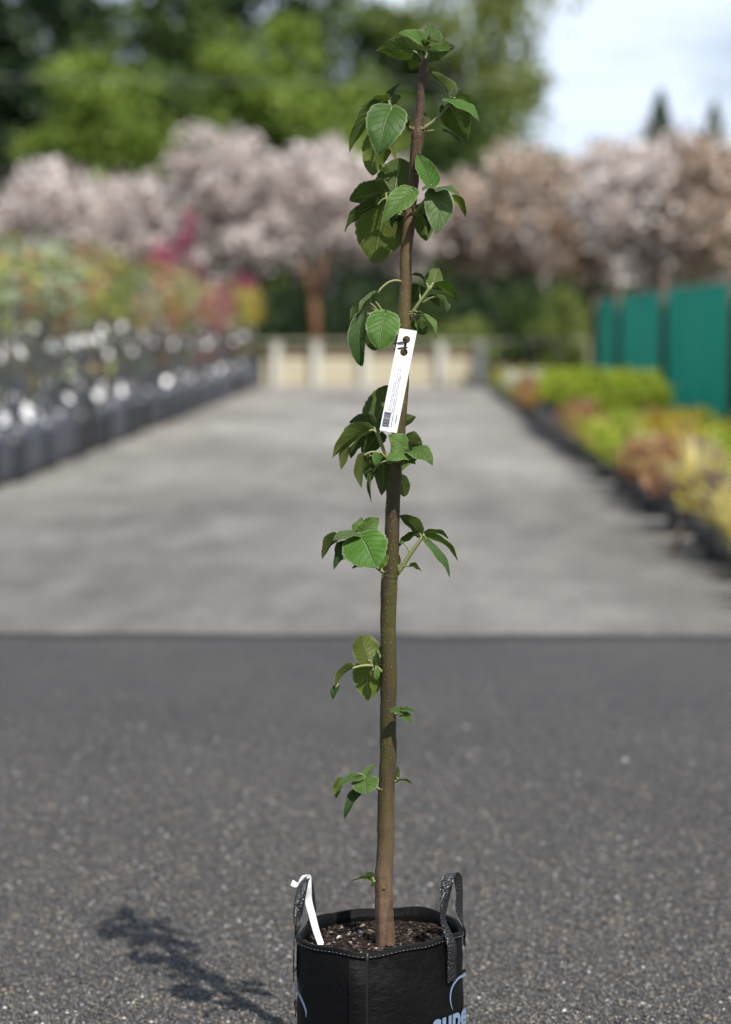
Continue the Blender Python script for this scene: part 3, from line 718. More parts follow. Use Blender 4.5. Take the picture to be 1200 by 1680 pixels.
F = [(j * NR + i, j * NR + (i + 1) % NR, (j + 1) * NR + (i + 1) % NR, (j + 1) * NR + i) for j in range(nring - 1) for i in range(NR)]
bagobj('fabric_wall', mesh_np('fabric_wall', V, F, True, UVs), M_BAG)
V = [bag_pt(PER * i / NR, 0.003, -.002) for i in range(NR)]
mb = MB(); mb.add(V, [tuple(range(NR))]); bagobj('base', mb.mesh('base'), M_BAG)
# hem band, stitches and seam ridges
def band(u0, u1, z0, z1, off, n, name, mat, thick=0.0012, wk=0.3):
    V = []; U = []; NZ = max(1, int((z1 - z0) / .03)); K_ = NZ + 4
    for i in range(n + 1):
        u = u0 + (u1 - u0) * i / n
        for z, o_ in [(z0, off - thick), (z0, off)] + [(z0 + (z1 - z0) * q_, off + thick * .3) for q_ in np.linspace(.05, .95, NZ)] + [(z1, off), (z1, off - thick)]:
            p = bag_pt(u, z, o_ + wr(u, z) * wk * min(1, (Z_RIM - z) / 0.05 + 0.25)); p.z += rimw(u) * (1 if z > .3 else 0); V.append(p); U.append((u, z))
    F = [(i * K_ + j, i * K_ + j + K_, i * K_ + j + K_ + 1, i * K_ + j + 1) for i in range(n) for j in range(K_ - 1)]
    return bagobj(name, mesh_np(name, V, F, True, U), mat)
band(0, PER, 0.3195, 0.3302, 0.0022, 150, 'hem', M_BAG, .0008)
st = MB(); u = 0
while u < PER:
    a, b_ = bag_pt(u, 0.3225, 0.0032), bag_pt(u + .0055, 0.3225, 0.0032); a.z += rimw(u); b_.z += rimw(u)
    st.tube([a, a.lerp(b_, .5) + Vector((0, 0, .0003)), b_], [0.0006, 0.0011, 0.0006], 5); u += 0.0085
M_THREAD = plain('shiny_black_thread', (0.07, 0.07, 0.08), 0.18, 0.8, 0.1)
stuff(bagobj('stitching', st.mesh('stitching', True), M_THREAD))
def seam(xpx, side=1):
    u, z = px_to_bag(xpx, 1600); mb = MB()
    pts = []; 
    for i, z in enumerate(np.linspace(0.004, 0.327, 22)): pts.append(bag_pt(u + 0.004 * math.sin(i * .3) * .3, z, 0.003 + .001 * math.sin(i * .9)))
    mb.tube(pts, 0.0032, 6); return bagobj('seam', mb.mesh('seam', True), M_BLACK)
seam(602)
u_b, _ = px_to_bag(602, 1600)
for du in (PER * .5,):
    mb = MB(); mb.tube([bag_pt(u_b + du, z, .003) for z in np.linspace(.004, .327, 12)], .0032, 6); bagobj('seam', mb.mesh('seam', True), M_BLACK)
u_f, _ = px_to_bag(574, 1600)
band(u_f, u_b - .002, 0.006, 0.3155, 0.0034, 10, 'seam_flap', M_BAG, 0.0030, 1.0)

# handles -------------------------------------------------------
def strip(pts, wv, thick, name, parent=None, mat=None, sub=6, tf=True):
    """flat strap: centre points and half-width vectors"""
    rows = smooth_pts([tuple(p) + tuple(w_) for p, w_ in zip(pts, wv)], sub); V = []; U = []; L_ = 0; prev = None; n = len(rows)
    for i, r in enumerate(rows):
        c = Vector(r[:3]); hw = Vector(r[3:]); tgt = Vector(rows[min(i + 1, n - 1)][:3]) - Vector(rows[max(i - 1, 0)][:3])
        nn = tgt.cross(hw); nn = nn.normalized() * thick / 2 if nn.length > 1e-9 else Vector((0, 0, 0))
        if prev is not None: L_ += (c - prev).length
        prev = c
        for s, q in ((-1, 1), (-.5, 1.25), (0, 1.3), (.5, 1.25), (1, 1), (1, -1), (.5, -1.25), (0, -1.3), (-.5, -1.25), (-1, -1)): V.append(c + hw * s + nn * q); U.append((s * .5 + .5 if q > 0 else 1.5 - s * .5, L_ * 6))
    F = [(i * 10 + j, i * 10 + (j + 1) % 10, (i + 1) * 10 + (j + 1) % 10, (i + 1) * 10 + j) for i in range(n - 1) for j in range(10)]
    return mesh_np(name, V, F, True, U)
def imgv(dx, dd): return RIGHT * dx * PXM + FWD * dd * PXM      # half-width vector: pixels across, pixels deep
# right handle
uf, _ = px_to_bag(737, 1560)
rb = on_z(756, 1518, Z_RIM); ub = min((PER * i / 600 for i in range(600)), key=lambda u: (Vector((*ring_xy(u), 0)) - Vector((rb.x, rb.y, 0))).length)
tv = lambda u: Vector((*((ring_xy(u + .005) - ring_xy(u - .005)) / np.linalg.norm(ring_xy(u + .005) - ring_xy(u - .005))), 0))
df = bag_pt(uf, .33).dot(FWD); db = bag_pt(ub, .33).dot(FWD)
hwid = 11.5
P = [bag_pt(uf, .243, .0065), bag_pt(uf, .28, .0075), bag_pt(uf, .315, .009)]; Wv = [tv(uf) * hwid * PXM] * 3
for x, y, f, wx_, wd_ in ((728, 1513, .0, 4, 10), (728.5, 1490, .02, 6, 10), (731, 1465, .08, 9, 7), (734, 1444, .18, 11, 3), (742, 1433, .5, 9, 6), (751, 1440, .78, 7, 9), (754, 1465, .92, 5.5, 10), (754, 1492, .98, 5.5, 10)):
    P.append(at_D(x, y, df + (db - df) * f)); Wv.append(imgv(wx_, wd_))
P += [bag_pt(ub, .325, .006), bag_pt(ub, .305, .005), bag_pt(ub, .29, .005)]; Wv += [tv(ub) * hwid * PXM] * 3
bagobj('handle', strip(P, Wv, .0022, 'handle'), M_STRAP)
# left handle
lf = on_z(490, 1538, Z_RIM); lb = on_z(514, 1511, Z_RIM)
near = lambda q: min((PER * i / 600 for i in range(600)), key=lambda u: (Vector((*ring_xy(u), 0)) - Vector((q.x, q.y, 0))).length)
ulf, ulb = near(lf), near(lb)
d1, d2 = bag_pt(ulf, .33).dot(FWD), bag_pt(ulb, .33).dot(FWD)
P = [bag_pt(ulf, .245, .0045), bag_pt(ulf, .28, .0055), bag_pt(ulf, .318, .006)]; Wv = [tv(ulf) * hwid * PXM] * 3
for x, y, f, wx_, wd_ in ((489, 1522, .0, 4, 10), (489, 1500, .02, 7, 9), (493, 1472, .12, 8.5, 8), (498, 1450, .3, 8, 8), (504, 1443, .5, 6, 9), (510, 1455, .7, 4, 10), (513, 1480, .85, 4, 10), (514, 1500, .95, 4, 10)):
    P.append(at_D(x, y, d1 + (d2 - d1) * f)); Wv.append(imgv(wx_, -wd_ if False else wd_))
P += [bag_pt(ulb, .325, .006), bag_pt(ulb, .305, .005), bag_pt(ulb, .29, .005)]; Wv += [-tv(ulb) * hwid * PXM] * 3
HL = P
bagobj('handle', strip(P, Wv, .0022, 'handle'), M_STRAP)

# printed logo: crescent and lettering ---------------------------
M_PRINT = plain('pale_blue_print', (0.20, 0.27, 0.40), 0.5, 0.4, 0.12, 40)
arc_px = [(739, 1656.5, .6), (735.5, 1645, 2.0), (735, 1632, 2.9), (738, 1619, 3.5), (744, 1609, 4.0), (752, 1601.5, 4.0), (761, 1597.5, 4.0)]
arc = [px_to_bag(x, y) + (h,) for x, y, h in arc_px]
uA, zA = arc[0][0], arc[0][1]
top_u, top_z = arc[-1][0], arc[-1][1]
arc += [(top_u + .035, top_z - .004, 4.2), (top_u + .065, top_z - .024, 4.4), (top_u + .085, top_z - .052, 3.5), (top_u + .088, top_z - .07, .6)]
def logo(du, dz):
    rows = smooth_pts(arc, 5); V = []
    for i, r in enumerate(rows):
        a = rows[max(0, i - 1)]; b_ = rows[min(len(rows) - 1, i + 1)]; t = np.array([b_[0] - a[0], b_[1] - a[1]]); t /= np.linalg.norm(t) + 1e-9
        nrm = np.array([-t[1], t[0]]); hw = max(.3, r[2]) * PXM * .55
        for s in (-1, 1): V.append(bag_pt(r[0] + nrm[0] * hw * s + du, r[1] + nrm[1] * hw * s + dz, .0055))
    n = len(rows)
    lg = bagobj('printed_arc', mesh_np('printed_arc', V, [(2 * i, 2 * i + 1, 2 * i + 3, 2 * i + 2) for i in range(n - 1)]), M_PRINT)
    cu = bpy.data.curves.new('lettering', 'FONT'); cu.body = 'super'; cu.size = 0.068; cu.offset = 0.0022; cu.space_character = 1.02; cu.resolution_u = 4
    to = bpy.data.objects.new('lettering', cu); COL.objects.link(to)
    bpy.context.view_layer.update()
    me = bpy.data.meshes.new_from_object(to.evaluated_get(bpy.context.evaluated_depsgraph_get()))
    bpy.data.objects.remove(to); me.name = 'lettering'; me.materials.clear()
    u0, z0 = uS + du, zS + dz
    for v in me.vertices:
        v.co = bag_pt(u0 + v.co.x * 0.86, z0 + v.co.y, .0058)
    bagobj('lettering', me, M_PRINT)
uS, zS = px_to_bag(706, 1700); 
logo(0, 0)
uT, zT = px_to_bag(507, 1668)
logo(uT - (top_u + .088), zT - (top_z - .07))

# ------------------------------------------------------------------ potting mix and bark chips in the bag
def soil_mat():
    b = NB('dark_bark_potting_mix'); co = b.coord()
    c = b.ramp(b.noise(90, 4, .7, co), [(0.3, (0.012, 0.009, 0.007)), (0.6, (0.04, 0.028, 0.02)), (0.8, (0.10, 0.075, 0.055))])
    return b.done(b.pbsdf(c, .95, .2, b.bump(b.noise(160, 4, .7, co), 1, .01)))
def soil_h(x, y):
    dx, dy = x - CEN[0], y - CEN[1]
    h = 0.012 * math.exp(-((dx + .065) ** 2 + (dy - .03) ** 2) / .0022) + .006 * math.exp(-((dx - .055) ** 2 + (dy - .02) ** 2) / .0016)
    h += -.010 * math.exp(-((dx - .01) ** 2 + (dy - .075) ** 2) / .003) - .014 * math.exp(-((dx - .10) ** 2 + (dy - .035) ** 2) / .0022)
    return Z_SOIL + h + .003 * math.sin(x * 190) * math.sin(y * 170 + x * 60)
V = []; nr = 20; ns = 96
for j in range(nr + 1):
    for i in range(ns):
        q = CEN + (ring_xy(PER * i / ns) - CEN) * (0.985 * j / nr + 1e-4); V.append((q[0], q[1], soil_h(q[0], q[1])))
F = [(j * ns + i, (j + 1) * ns + i, (j + 1) * ns + (i + 1) % ns, j * ns + (i + 1) % ns) for j in range(nr) for i in range(ns)]
sm = mesh_np('potting_mix', V, F, True)
o = obj('potting_mix', sm, soil_mat()); stuff(o, 'dark crumbly potting mix filling the planter bag around the trunk', 'potting mix')
def chips_mat():
    b = NB('bark_chips'); r = b.n('ShaderNodeNewGeometry').outputs['Random Per Island']
    c = b.ramp(r, [(0.0, (0.010, 0.008, 0.006)), (0.5, (0.028, 0.019, 0.014)), (0.78, (0.085, 0.057, 0.042)), (0.94, (0.17, 0.125, 0.098)), (0.99, (0.42, 0.38, 0.35))])
    return b.done(b.pbsdf(c, .85, .25))
def rocks(P, S, flat=0.5):
    """octahedral chips at P with sizes S (n,3)"""
    n = len(P); base = np.array([(1, 0, 0), (0, 1, 0), (-1, 0, 0), (0, -1, 0), (0, 0, 1), (0, 0, -1)], float)
    vv = base[None] * S[:, None, :] * (1 + .3 * rng.normal(size=(n, 6, 1))).clip(.5, 1.6)
    vv = vv + rng.normal(size=(n, 6, 3)) * S[:, None, :] * .18
    a = rng.random(n) * 2 * np.pi; t = rng.normal(size=n) * flat
    ca, sa, ct, st_ = np.cos(a), np.sin(a), np.cos(t), np.sin(t)
    x = vv[..., 0]; y = vv[..., 1] * ct[:, None] - vv[..., 2] * st_[:, None]; z = vv[..., 1] * st_[:, None] + vv[..., 2] * ct[:, None]
    W = np.stack([x * ca[:, None] - y * sa[:, None], x * sa[:, None] + y * ca[:, None], z], -1) + P[:, None, :]
    f = np.array([(0, 1, 4), (1, 2, 4), (2, 3, 4), (3, 0, 4), (1, 0, 5), (2, 1, 5), (3, 2, 5), (0, 3, 5)])
    return W.reshape(-1, 3), (f[None] + (np.arange(n) * 6)[:, None, None]).reshape(-1, 3)
n = 1500; uu = rng.random(n) * PER; rr = np.sqrt(rng.random(n)) * .925
P = []
for a, r in zip(uu, rr):
    q = CEN + (ring_xy(a) - CEN) * r; P.append((q[0], q[1], soil_h(q[0], q[1]) + .002))
L_ = rng.lognormal(math.log(.0044), .45, n).clip(.002, .012)
S = np.stack([L_, L_ * rng.uniform(.3, .7, n), L_ * rng.uniform(.2, .4, n)], 1)
V, F = rocks(np.array(P), S, .55)
o = obj('bark_chips', mesh_np('bark_chips', V, F), chips_mat()); stuff(o, 'brown bark chips scattered over the potting mix', 'bark chips')
mw = plain('white_pebble', (0.62, 0.60, 0.60), .5, .4, .1)
for x, y, sz, lb in ((556, 1540, .0062, 'small white pebble standing beside the white strip label'), (592, 1528, .006, 'small white pebble close to the trunk')):
    p = on_z(x, y, Z_SOIL + .008); V, F = rocks(np.array([[0, 0, 0]]), np.array([[sz, sz * .8, sz * .9]]), .2)
    o = tag(obj('pebble', mesh_np('pebble', V, F, True), mw), lb, 'pebble'); o.location = (p.x, p.y, soil_h(p.x, p.y) + .003)

# ------------------------------------------------------------------ loose stone chips on the asphalt
def stone_mat():
    b = NB('asphalt_stone_chips'); r = b.n('ShaderNodeNewGeometry').outputs['Random Per Island']
    c = b.ramp(r, [(0.0, (0.03, 0.029, 0.029)), (0.45, (0.085, 0.083, 0.085)), (0.75, (0.14, 0.128, 0.11)), (0.92, (0.21, 0.165, 0.12)), (0.98, (0.25, 0.24, 0.24)), (1.0, (0.6, 0.58, 0.56))])
    return b.done(b.pbsdf(c, b.ramp(r, [(0, (.5,) * 3), (1, (.35,) * 3)]), .5))
n = 150000
y = 4.0 + 5.2 * rng.random(n) ** 1.35; x = rng.uniform(-1, 1, n) * (0.35 + y * 0.19)
keep = rng.random(n) < np.clip((9.2 - y) / 3.0, 0, 1)
keep &= np.hypot((x - CEN[0]) / .172, (y - CEN[1]) / .172) > 1
x, y = x[keep], y[keep]; n = len(x)
L_ = rng.lognormal(math.log(.0044), .33, n).clip(.002, .011)
S = np.stack([L_, L_ * rng.uniform(.6, .95, n), L_ * rng.uniform(.4, .7, n)], 1)
V, F = rocks(np.stack([x, y, .004 + L_ * .12], 1), S, .35)
o = obj('stone_chips', mesh_np('stone_chips', V, F), stone_mat()); stuff(o, 'grey stone chips of the rough asphalt around the planter bag', 'stone chips')
print('stones', n)

# ------------------------------------------------------------------ the sapling
def trunk_mat():
    b = NB('olive_brown_bark'); co = b.coord(); sx = b.n('ShaderNodeSeparateXYZ'); b.l(co, sx.inputs[0]); z = sx.outputs['Z']
    ns_ = b.noise(14, 5, .6, b.coord('Object', (1, 1, .25)))
    zz = b.math('ADD', z, b.math('MULTIPLY', b.math('SUBTRACT', ns_, .5), .22))
    c = b.ramp(b.math('DIVIDE', zz, 1.8), [(0.05, (0.185, 0.115, 0.075)), (0.10, (0.12, 0.085, 0.042)), (0.22, (0.062, 0.058, 0.014)), (0.50, (0.070, 0.067, 0.014)), (0.66, (0.10, 0.08, 0.026)), (0.84, (0.15, 0.092, 0.048)), (0.95, (0.085, 0.055, 0.040))])
    st_ = b.noise(55, 4, .65, b.coord('Object', (1, 1, .12)))
    c = b.mix(b.math('MULTIPLY', b.step(st_, .42, .66), .75), c, (0.055, 0.032, 0.02))
    bl = b.noise(26, 5, .7, b.coord('Object', (1, 1, .4))); c = b.mix(b.math('MULTIPLY', b.step(bl, .52, .72), .6), c, (0.07, 0.042, 0.03)); c = b.mix(b.math('MULTIPLY', b.step(bl, .45, .28), .45), c, (0.20, 0.16, 0.085))
    v = b.voro(230, b.coord('Object', (1, 1, .6))); cc = b.n('ShaderNodeSeparateColor'); b.l(v.outputs['Color'], cc.inputs[0])
    dot = b.math('MULTIPLY', b.step(v.outputs['Distance'], .24, .12), b.math('GREATER_THAN', cc.outputs[0], .38))
    low = b.step(z, .08, .2)
    dot = b.math('MULTIPLY', dot, low)
    c = b.mix(b.math('MULTIPLY', dot, b.math('ADD', .35, b.math('MULTIPLY', cc.outputs[1], .6))), c, (0.48, 0.40, 0.26))
    h = b.math('ADD', b.math('MULTIPLY', st_, .6), b.math('MULTIPLY', dot, .8))
    fine = b.noise(240, 3, .7, co); h = b.math('ADD', h, b.math('MULTIPLY', fine, .25))
    return b.done(b.pbsdf(c, .62, .35, b.bump(h, 1.0, .005)))
M_TRUNK = trunk_mat()
def leaf_mat():
    b = NB('felted_leaf'); uv = b.n('ShaderNodeUVMap').outputs[0]; sx = b.n('ShaderNodeSeparateXYZ'); b.l(uv, sx.inputs[0])
    v = b.math('ABSOLUTE', b.math('MULTIPLY', b.math('SUBTRACT', sx.outputs['X'], .5), 2.0)); s = sx.outputs['Y']
    geo = b.n('ShaderNodeNewGeometry'); back = geo.outputs['Backfacing']
    oi = b.n('ShaderNodeObjectInfo'); rnd = oi.outputs['Random']
    mid = b.step(v, .075, .02)
    ph = b.math('FRACT', b.math('ADD', b.math('SUBTRACT', b.math('MULTIPLY', s, 6.5), b.math('MULTIPLY', v, 2.0)), .4))
    side = b.step(b.math('ABSOLUTE', b.math('SUBTRACT', ph, .5)), .085, .02)
    side = b.math('MULTIPLY', side, b.step(v, 1.0, .6))
    co = b.n('ShaderNodeTexCoord').outputs['UV']; mp = b.n('ShaderNodeMapping'); mp.inputs['Scale'].default_value = (1, 1.4, 1); b.l(co, mp.inputs[0])
    net = b.voro(17, mp.outputs[0], 'DISTANCE_TO_EDGE').outputs['Distance']; netm = b.step(net, .10, .02)
    vein = b.math('MAXIMUM', b.math('MAXIMUM', mid, b.math('MULTIPLY', side, .8)), b.math('MULTIPLY', netm, .12))
    blot = b.noise(6, 3, .6, co)
    tint = oi.outputs['Color']
    topc = b.mix(blot, (0.034, 0.092, 0.010), (0.064, 0.145, 0.020)); topc = b.mix(1.0, topc, tint, 'MULTIPLY')
    topc = b.mix(b.math('MULTIPLY', vein, .62), topc, (0.20, 0.27, 0.12))
    botc = b.mix(blot, (0.058, 0.090, 0.015), (0.100, 0.140, 0.028)); botc = b.mix(.6, botc, b.mix(1.0, botc, tint, 'MULTIPLY'))
    botc = b.mix(b.math('MULTIPLY', vein, .62), botc, (0.26, 0.29, 0.13))
    c = b.mix(back, topc, botc)
    hsv = b.n('ShaderNodeHueSaturation'); b.l(c, hsv.inputs['Color']); b.l(b.math('ADD', .72, b.math('MULTIPLY', rnd, .5)), hsv.inputs['Value']); c = hsv.outputs[0]
    edge = b.math('MAXIMUM', b.step(v, .90, .98), b.step(s, .955, .99))
    c = b.mix(b.math('MULTIPLY', edge, .42), c, (0.40, 0.42, 0.28))
    h = b.math('SUBTRACT', b.math('MULTIPLY', net, .12), b.math('MULTIPLY', b.math('MAXIMUM', mid, side), .5))
    nrm = b.bump(h, 1.0, .006)
    p = b.pbsdf(c, .5, .28, nrm, Sheen_Weight=.04, Sheen_Roughness=.4)
    t = b.n('ShaderNodeBsdfTranslucent'); b.l(b.mix(1.0, b.mix(.5, topc, botc), (1.05, 1.15, .40), 'MULTIPLY'), t.inputs[0])
    mm = b.n('ShaderNodeMixShader'); mm.inputs[0].default_value = .30; b.l(p, mm.inputs[1]); b.l(t.outputs[0], mm.inputs[2])
    return b.done(mm.outputs[0])
M_LEAF = leaf_mat()
M_PET = plain('pale_felted_stalk', (0.24, 0.26, 0.11), .6, .3, .18, 60)
M_BUD = plain('brown_bud_scales', (0.24, 0.17, 0.08), .85, .2, .35, 200, .5)

base = at_D(632, 1549, D0)
sap = tag(empty('sapling', (base.x, base.y, Z_SOIL)), 'tall slender leafy sapling with olive brown stem planted in the black bag', 'sapling')
INVS = Matrix.Translation((-base.x, -base.y, -Z_SOIL))
def sobj(name, me, mat, parent=None):
    me.transform(INVS); return obj(name, me, mat, parent or sap)
TR = [(633, 1558, 16.5), (632, 1520, 16.2), (630.5, 1490, 15.5), (629.5, 1458, 15.2), (631, 1420, 14.6), (633, 1370, 14.3), (634.5, 1300, 14), (637, 1230, 13.8), (637.5, 1180, 13.8), (637.5, 1100, 13.4),
      (637.8, 1010, 13), (638.5, 955, 13.8), (641.5, 938, 13.0), (642.5, 900, 12.2), (644.5, 850, 12), (645.5, 810, 12), (647.5, 772, 12.8), (651, 750, 11.8), (655, 700, 11.4), (658.5, 650, 11.2), (661, 600, 11.4), (662, 545, 12.2), (663, 525, 11.6), (664.5, 490, 10.2),
      (666, 440, 9.8), (668, 400, 9.6), (671, 362, 10.4), (675, 330, 9.0), (679, 290, 8.9), (682.5, 250, 9.0), (684.8, 221, 10.6), (686.5, 208, 8.6), (689, 180, 7.2), (691.5, 150, 6.6), (694, 126, 7.6), (696.5, 112, 6.6), (698.5, 96, 3.5)]
tr = smooth_pts(TR, 7); mb = MB()
pts = [at_D(r[0] + .5 * math.sin(i * .43) + rng.normal(0, .12), r[1], D0) for i, r in enumerate(tr)]
seg_n = 18
mb.tube(pts, [max(.002, r[2] * PXM * (1 + .028 * math.sin(i * .9) * math.sin(i * .37 + 1) + rng.normal(0, .012))) for i, r in enumerate(tr)], seg_n)
trunk = sobj('trunk', mb.mesh('trunk', True), M_TRUNK)

def bez(a, b_, lift, n=8):
    m_ = a.lerp(b_, .5) + UP * lift
    return [a * (1 - t) ** 2 + m_ * 2 * t * (1 - t) + b_ * t * t for t in np.linspace(0, 1, n)]
NU, NV = 18, 10
def leaf_mesh(P0, P1, W, hint, bend, fold, cup, tipw, rip, hook, seed):
    r = np.random.default_rng(seed)
    y = (P1 - P0); Lc = y.length; y = y / Lc; z = hint - y * hint.dot(y)
    z = z.normalized() if z.length > 1e-4 else Vector((0, 0, 1)).cross(y).normalized()
    x = y.cross(z)
    bend = bend * 1.1 + r.normal(0, .12)
    th = max(abs(bend), .05) * (1 if bend >= 0 else -1)
    V = []; U = []; a_, b_ = .40, tipw * 1.25
    sp = a_ / (a_ + b_); mxv = sp ** a_ * (1 - sp) ** b_
    tw = r.normal(0, .22); p1, p2, p3 = r.random(3) * 6.28; asym = 1 + r.normal(0, .05)
    for i in range(NU + 1):
        s = i / NU; phi = th * (s - .5)
        cy = Lc * (.5 + math.sin(phi) / (2 * math.sin(th / 2))); cz = Lc * (math.cos(phi) - math.cos(th / 2)) / (2 * math.sin(th / 2))
        if s > .6: cz -= hook * Lc * ((s - .6) / .4) ** 2
        ny, nz = math.sin(phi), math.cos(phi)
        hw = W / 2 * (max(1e-4, s) ** a_ * (1 - s * .995) ** b_) / mxv
        hw *= 1 + .035 * math.sin(s * 47 + p1) * (1 if 0 < s < .95 else 0)
        cx = .03 * Lc * math.sin(s * 3.0 + p2) * s * (1 - s) * 4
        for j in range(-NV // 2, NV // 2 + 1):
            v = j / (NV // 2); av = abs(v); sg = 1 if v > 0 else -1
            # integrate fold + cupping across the half blade
            ang_m = fold + cup * av * .5; lx = hw * av * math.cos(ang_m) * (asym if v > 0 else 1); lz = hw * av * math.sin(ang_m)
            back_ = -.16 * Lc * av ** 1.6 * (1 - s) ** 4 * min(1, W / Lc)
            q = .026 * W * (abs(math.sin(math.pi * (6.5 * s - 2.0 * av + .4))) ** .7) * min(1, av * 3) * (1 - av * .5)
            q += .03 * W * math.sin(s * 9 + p2 * 2) * math.sin(v * 4 + p3) * av
            rp_ = rip * W * av ** 2 * math.sin(s * 11 + (p1 if v > 0 else p3)) * math.sin(math.pi * min(1, s * 1.1))
            oz = lz + q + rp_; ta = tw * (s - .3); lx, oz = lx * math.cos(ta) - sg * oz * math.sin(ta), oz * math.cos(ta) + sg * lx * math.sin(ta)
            V.append(P0 + x * (sg * lx + cx) + y * (cy + back_ * nz + oz * ny) + z * (cz + oz * nz - back_ * ny * 0)); U.append((v * .5 + .5, s))
    n = NV + 1
    F = [(i * n + j, i * n + j + 1, (i + 1) * n + j + 1, (i + 1) * n + j) for i in range(NU) for j in range(NV)]
    return mesh_np('leaf', V, F, True, U)

LEAFN = [0]
def shoot(stem_px, leaves, bud=True, stem_r=(3.2, 2.2)):
    """stem_px: [(x,y,depth_m)...] from the trunk outwards; leaves: dicts"""
    mb = MB(); sp = [at_D(x, y, D0 + d) for x, y, d in stem_px]
    if len(sp) > 1:
        rows = smooth_pts([tuple(p) for p in sp], 4); n = len(rows)
        mb.tube([Vector(r) for r in rows], [(stem_r[0] + (stem_r[1] - stem_r[0]) * i / (n - 1)) * PXM for i in range(n)], 8)
    if bud:
        for k in range(7):
            a = random.uniform(0, 6.28); c = sp[0] + Vector((math.cos(a), math.sin(a), random.uniform(-.8, .8))) * .0028
            e = c + Vector((math.cos(a), math.sin(a), random.uniform(-.3, 1.0))) * random.uniform(.003, .006)
            mb.tube([c, c.lerp(e, .5), e], [.0018, .0020, .0005], 5)
    else:
        mb.tube([sp[0] - (sp[-1] - sp[0]).normalized() * .002 if len(sp) > 1 else sp[0], sp[0] + UP * .003], [.003, .0015], 6)
    sh = sobj('shoot', mb.mesh('shoot', True), M_PET); 
    for lf_ in leaves: add_leaf(sh, sp, **lf_)
    return sh
TINT = {'g': (1, 1, 1), 'y': (1.75, 1.45, 1.25), 's': (2.0, 1.35, 3.4), 'p': (1.75, 1.4, 1.8), 'd': (.62, .66, .72), 'b': (1.25, 1.3, 1.0), 'k': (1.7, 1.0, 2.6)}  # per-leaf tints; 'y' is yellow green, with sunlight painted into lit leaves
def add_leaf(sh, sp, b, t, w, n=(0, .5, .7), d=(0, 0), bend=.7, fold=.18, cup=.25, tip=.8, rip=.055, hook=0., at=None, lift=.006, col='g', pr=1.5):
    P0 = at_D(b[0], b[1], D0 + d[0] * 1.5); P1 = at_D(t[0], t[1], D0 + d[1] * 1.7); W = w * PXM * 1.14
    hint = RIGHT * n[0] + UP * n[1] + TOCAM * n[2]
    LEAFN[0] += 1
    o = sobj('leaf', leaf_mesh(P0, P1, W, hint, bend, fold, cup, tip, rip, hook, LEAFN[0] * 7), M_LEAF, sh)
    o.color = (*TINT[col], 1)
    A = at_D(at[0], at[1], D0 + (at[2] if len(at) > 2 else 0)) if at else sp[-1]
    if (A - P0).length > .0015:
        e = P0 + (P1 - P0) * .04
        m_ = MB(); q = bez(A, P0, lift) + [e]
        k_ = len(q); m_.tube(q, [pr * PXM * (1.15 - .35 * i / k_) for i in range(k_)], 6)
        sobj('petiole', m_.mesh('petiole', True), M_PET, sh)
U_ = dict
BK = (0, .35, -1)      # underside towards the camera
# -- top tuft
shoot([(697, 116, 0), (699, 96, 0), (701, 80, 0)], [
    U_(b=(680, 84), t=(618, 84), w=42, n=(-.1, .6, -.8), d=(0, .01), bend=.5, col='g', at=(698, 104), fold=.1),
    U_(b=(697, 78), t=(653, 55), w=28, n=(-.15, .4, .9), d=(-.01, -.045), bend=.6, col='p', at=(699, 92)),
    U_(b=(697, 72), t=(703, 33), w=27, n=(-.25, .2, -1), d=(.012, .035), bend=.5, col='k', at=(699, 92), tip=.95),
    U_(b=(704, 71), t=(709, 42), w=32, n=(.1, .2, 1), d=(-.004, .01), bend=.4, col='p', fold=.22),
    U_(b=(696, 70), t=(728, 73), w=17, n=(.1, .75, .45), d=(-.012, -.035), bend=.5, col='k', fold=.5),
    U_(b=(706, 84), t=(741, 84), w=22, n=(.1, .6, .75), d=(-.012, -.03), bend=.6, col='p', at=(701, 98)),
    U_(b=(704, 86), t=(746, 78), w=44, n=(.1, .5, -.85), d=(.012, .03), bend=.5, at=(700, 100), fold=.1, rip=.06),
    U_(b=(690, 86), t=(673, 116), w=27, n=(-.3, .35, -.9), d=(.012, .025), bend=.7, at=(698, 106), rip=.09, col='y'),
    U_(b=(701, 72), t=(706, 56), w=8, n=(.2, .2, 1), d=(-.015, -.015), bend=.3, col='k', fold=.7),
], bud=True, stem_r=(3.4, 2.4))
# -- second node, right shoot
shoot([(694, 212, -.004), (715, 196, -.01), (737, 172, -.015)], [
    U_(b=(740, 158), t=(703, 117), w=26, n=(.5, .45, -.65), d=(-.01, .0), bend=1.0, fold=.3, cup=.4),
    U_(b=(741, 160), t=(762, 143), w=15, n=(-.2, .6, .7), d=(-.012, -.005), bend=.3, fold=.6, col='k'),
    U_(b=(733, 164), t=(787, 199), w=34, n=(.3, .75, .5), d=(-.015, -.05), bend=1.3, fold=-.1, cup=-.3, col='b', rip=.06),
    U_(b=(748, 160), t=(780, 186), w=24, n=(.5, .75, -.35), d=(.005, .02), bend=1.0),
    U_(b=(739, 176), t=(768, 231), w=44, n=(.1, .2, -1), d=(-.005, .02), bend=.5, fold=.1, cup=.1),
    U_(b=(728, 215), t=(758, 253), w=20, n=(.7, .5, .3), d=(-.012, -.02), bend=1.0, col='d', at=(700, 216, -.006), lift=.004, rip=.07),
    U_(b=(705, 204), t=(697, 183), w=14, n=(-.5, .2, -.8), d=(.01, .012), bend=.8, at=(697, 210, .0), col='d'),
    U_(b=(725, 172), t=(722, 186), w=7, n=(.2, .2, 1), d=(-.01, -.01), bend=.4, at=(726, 182, -.012), col='d'),
])
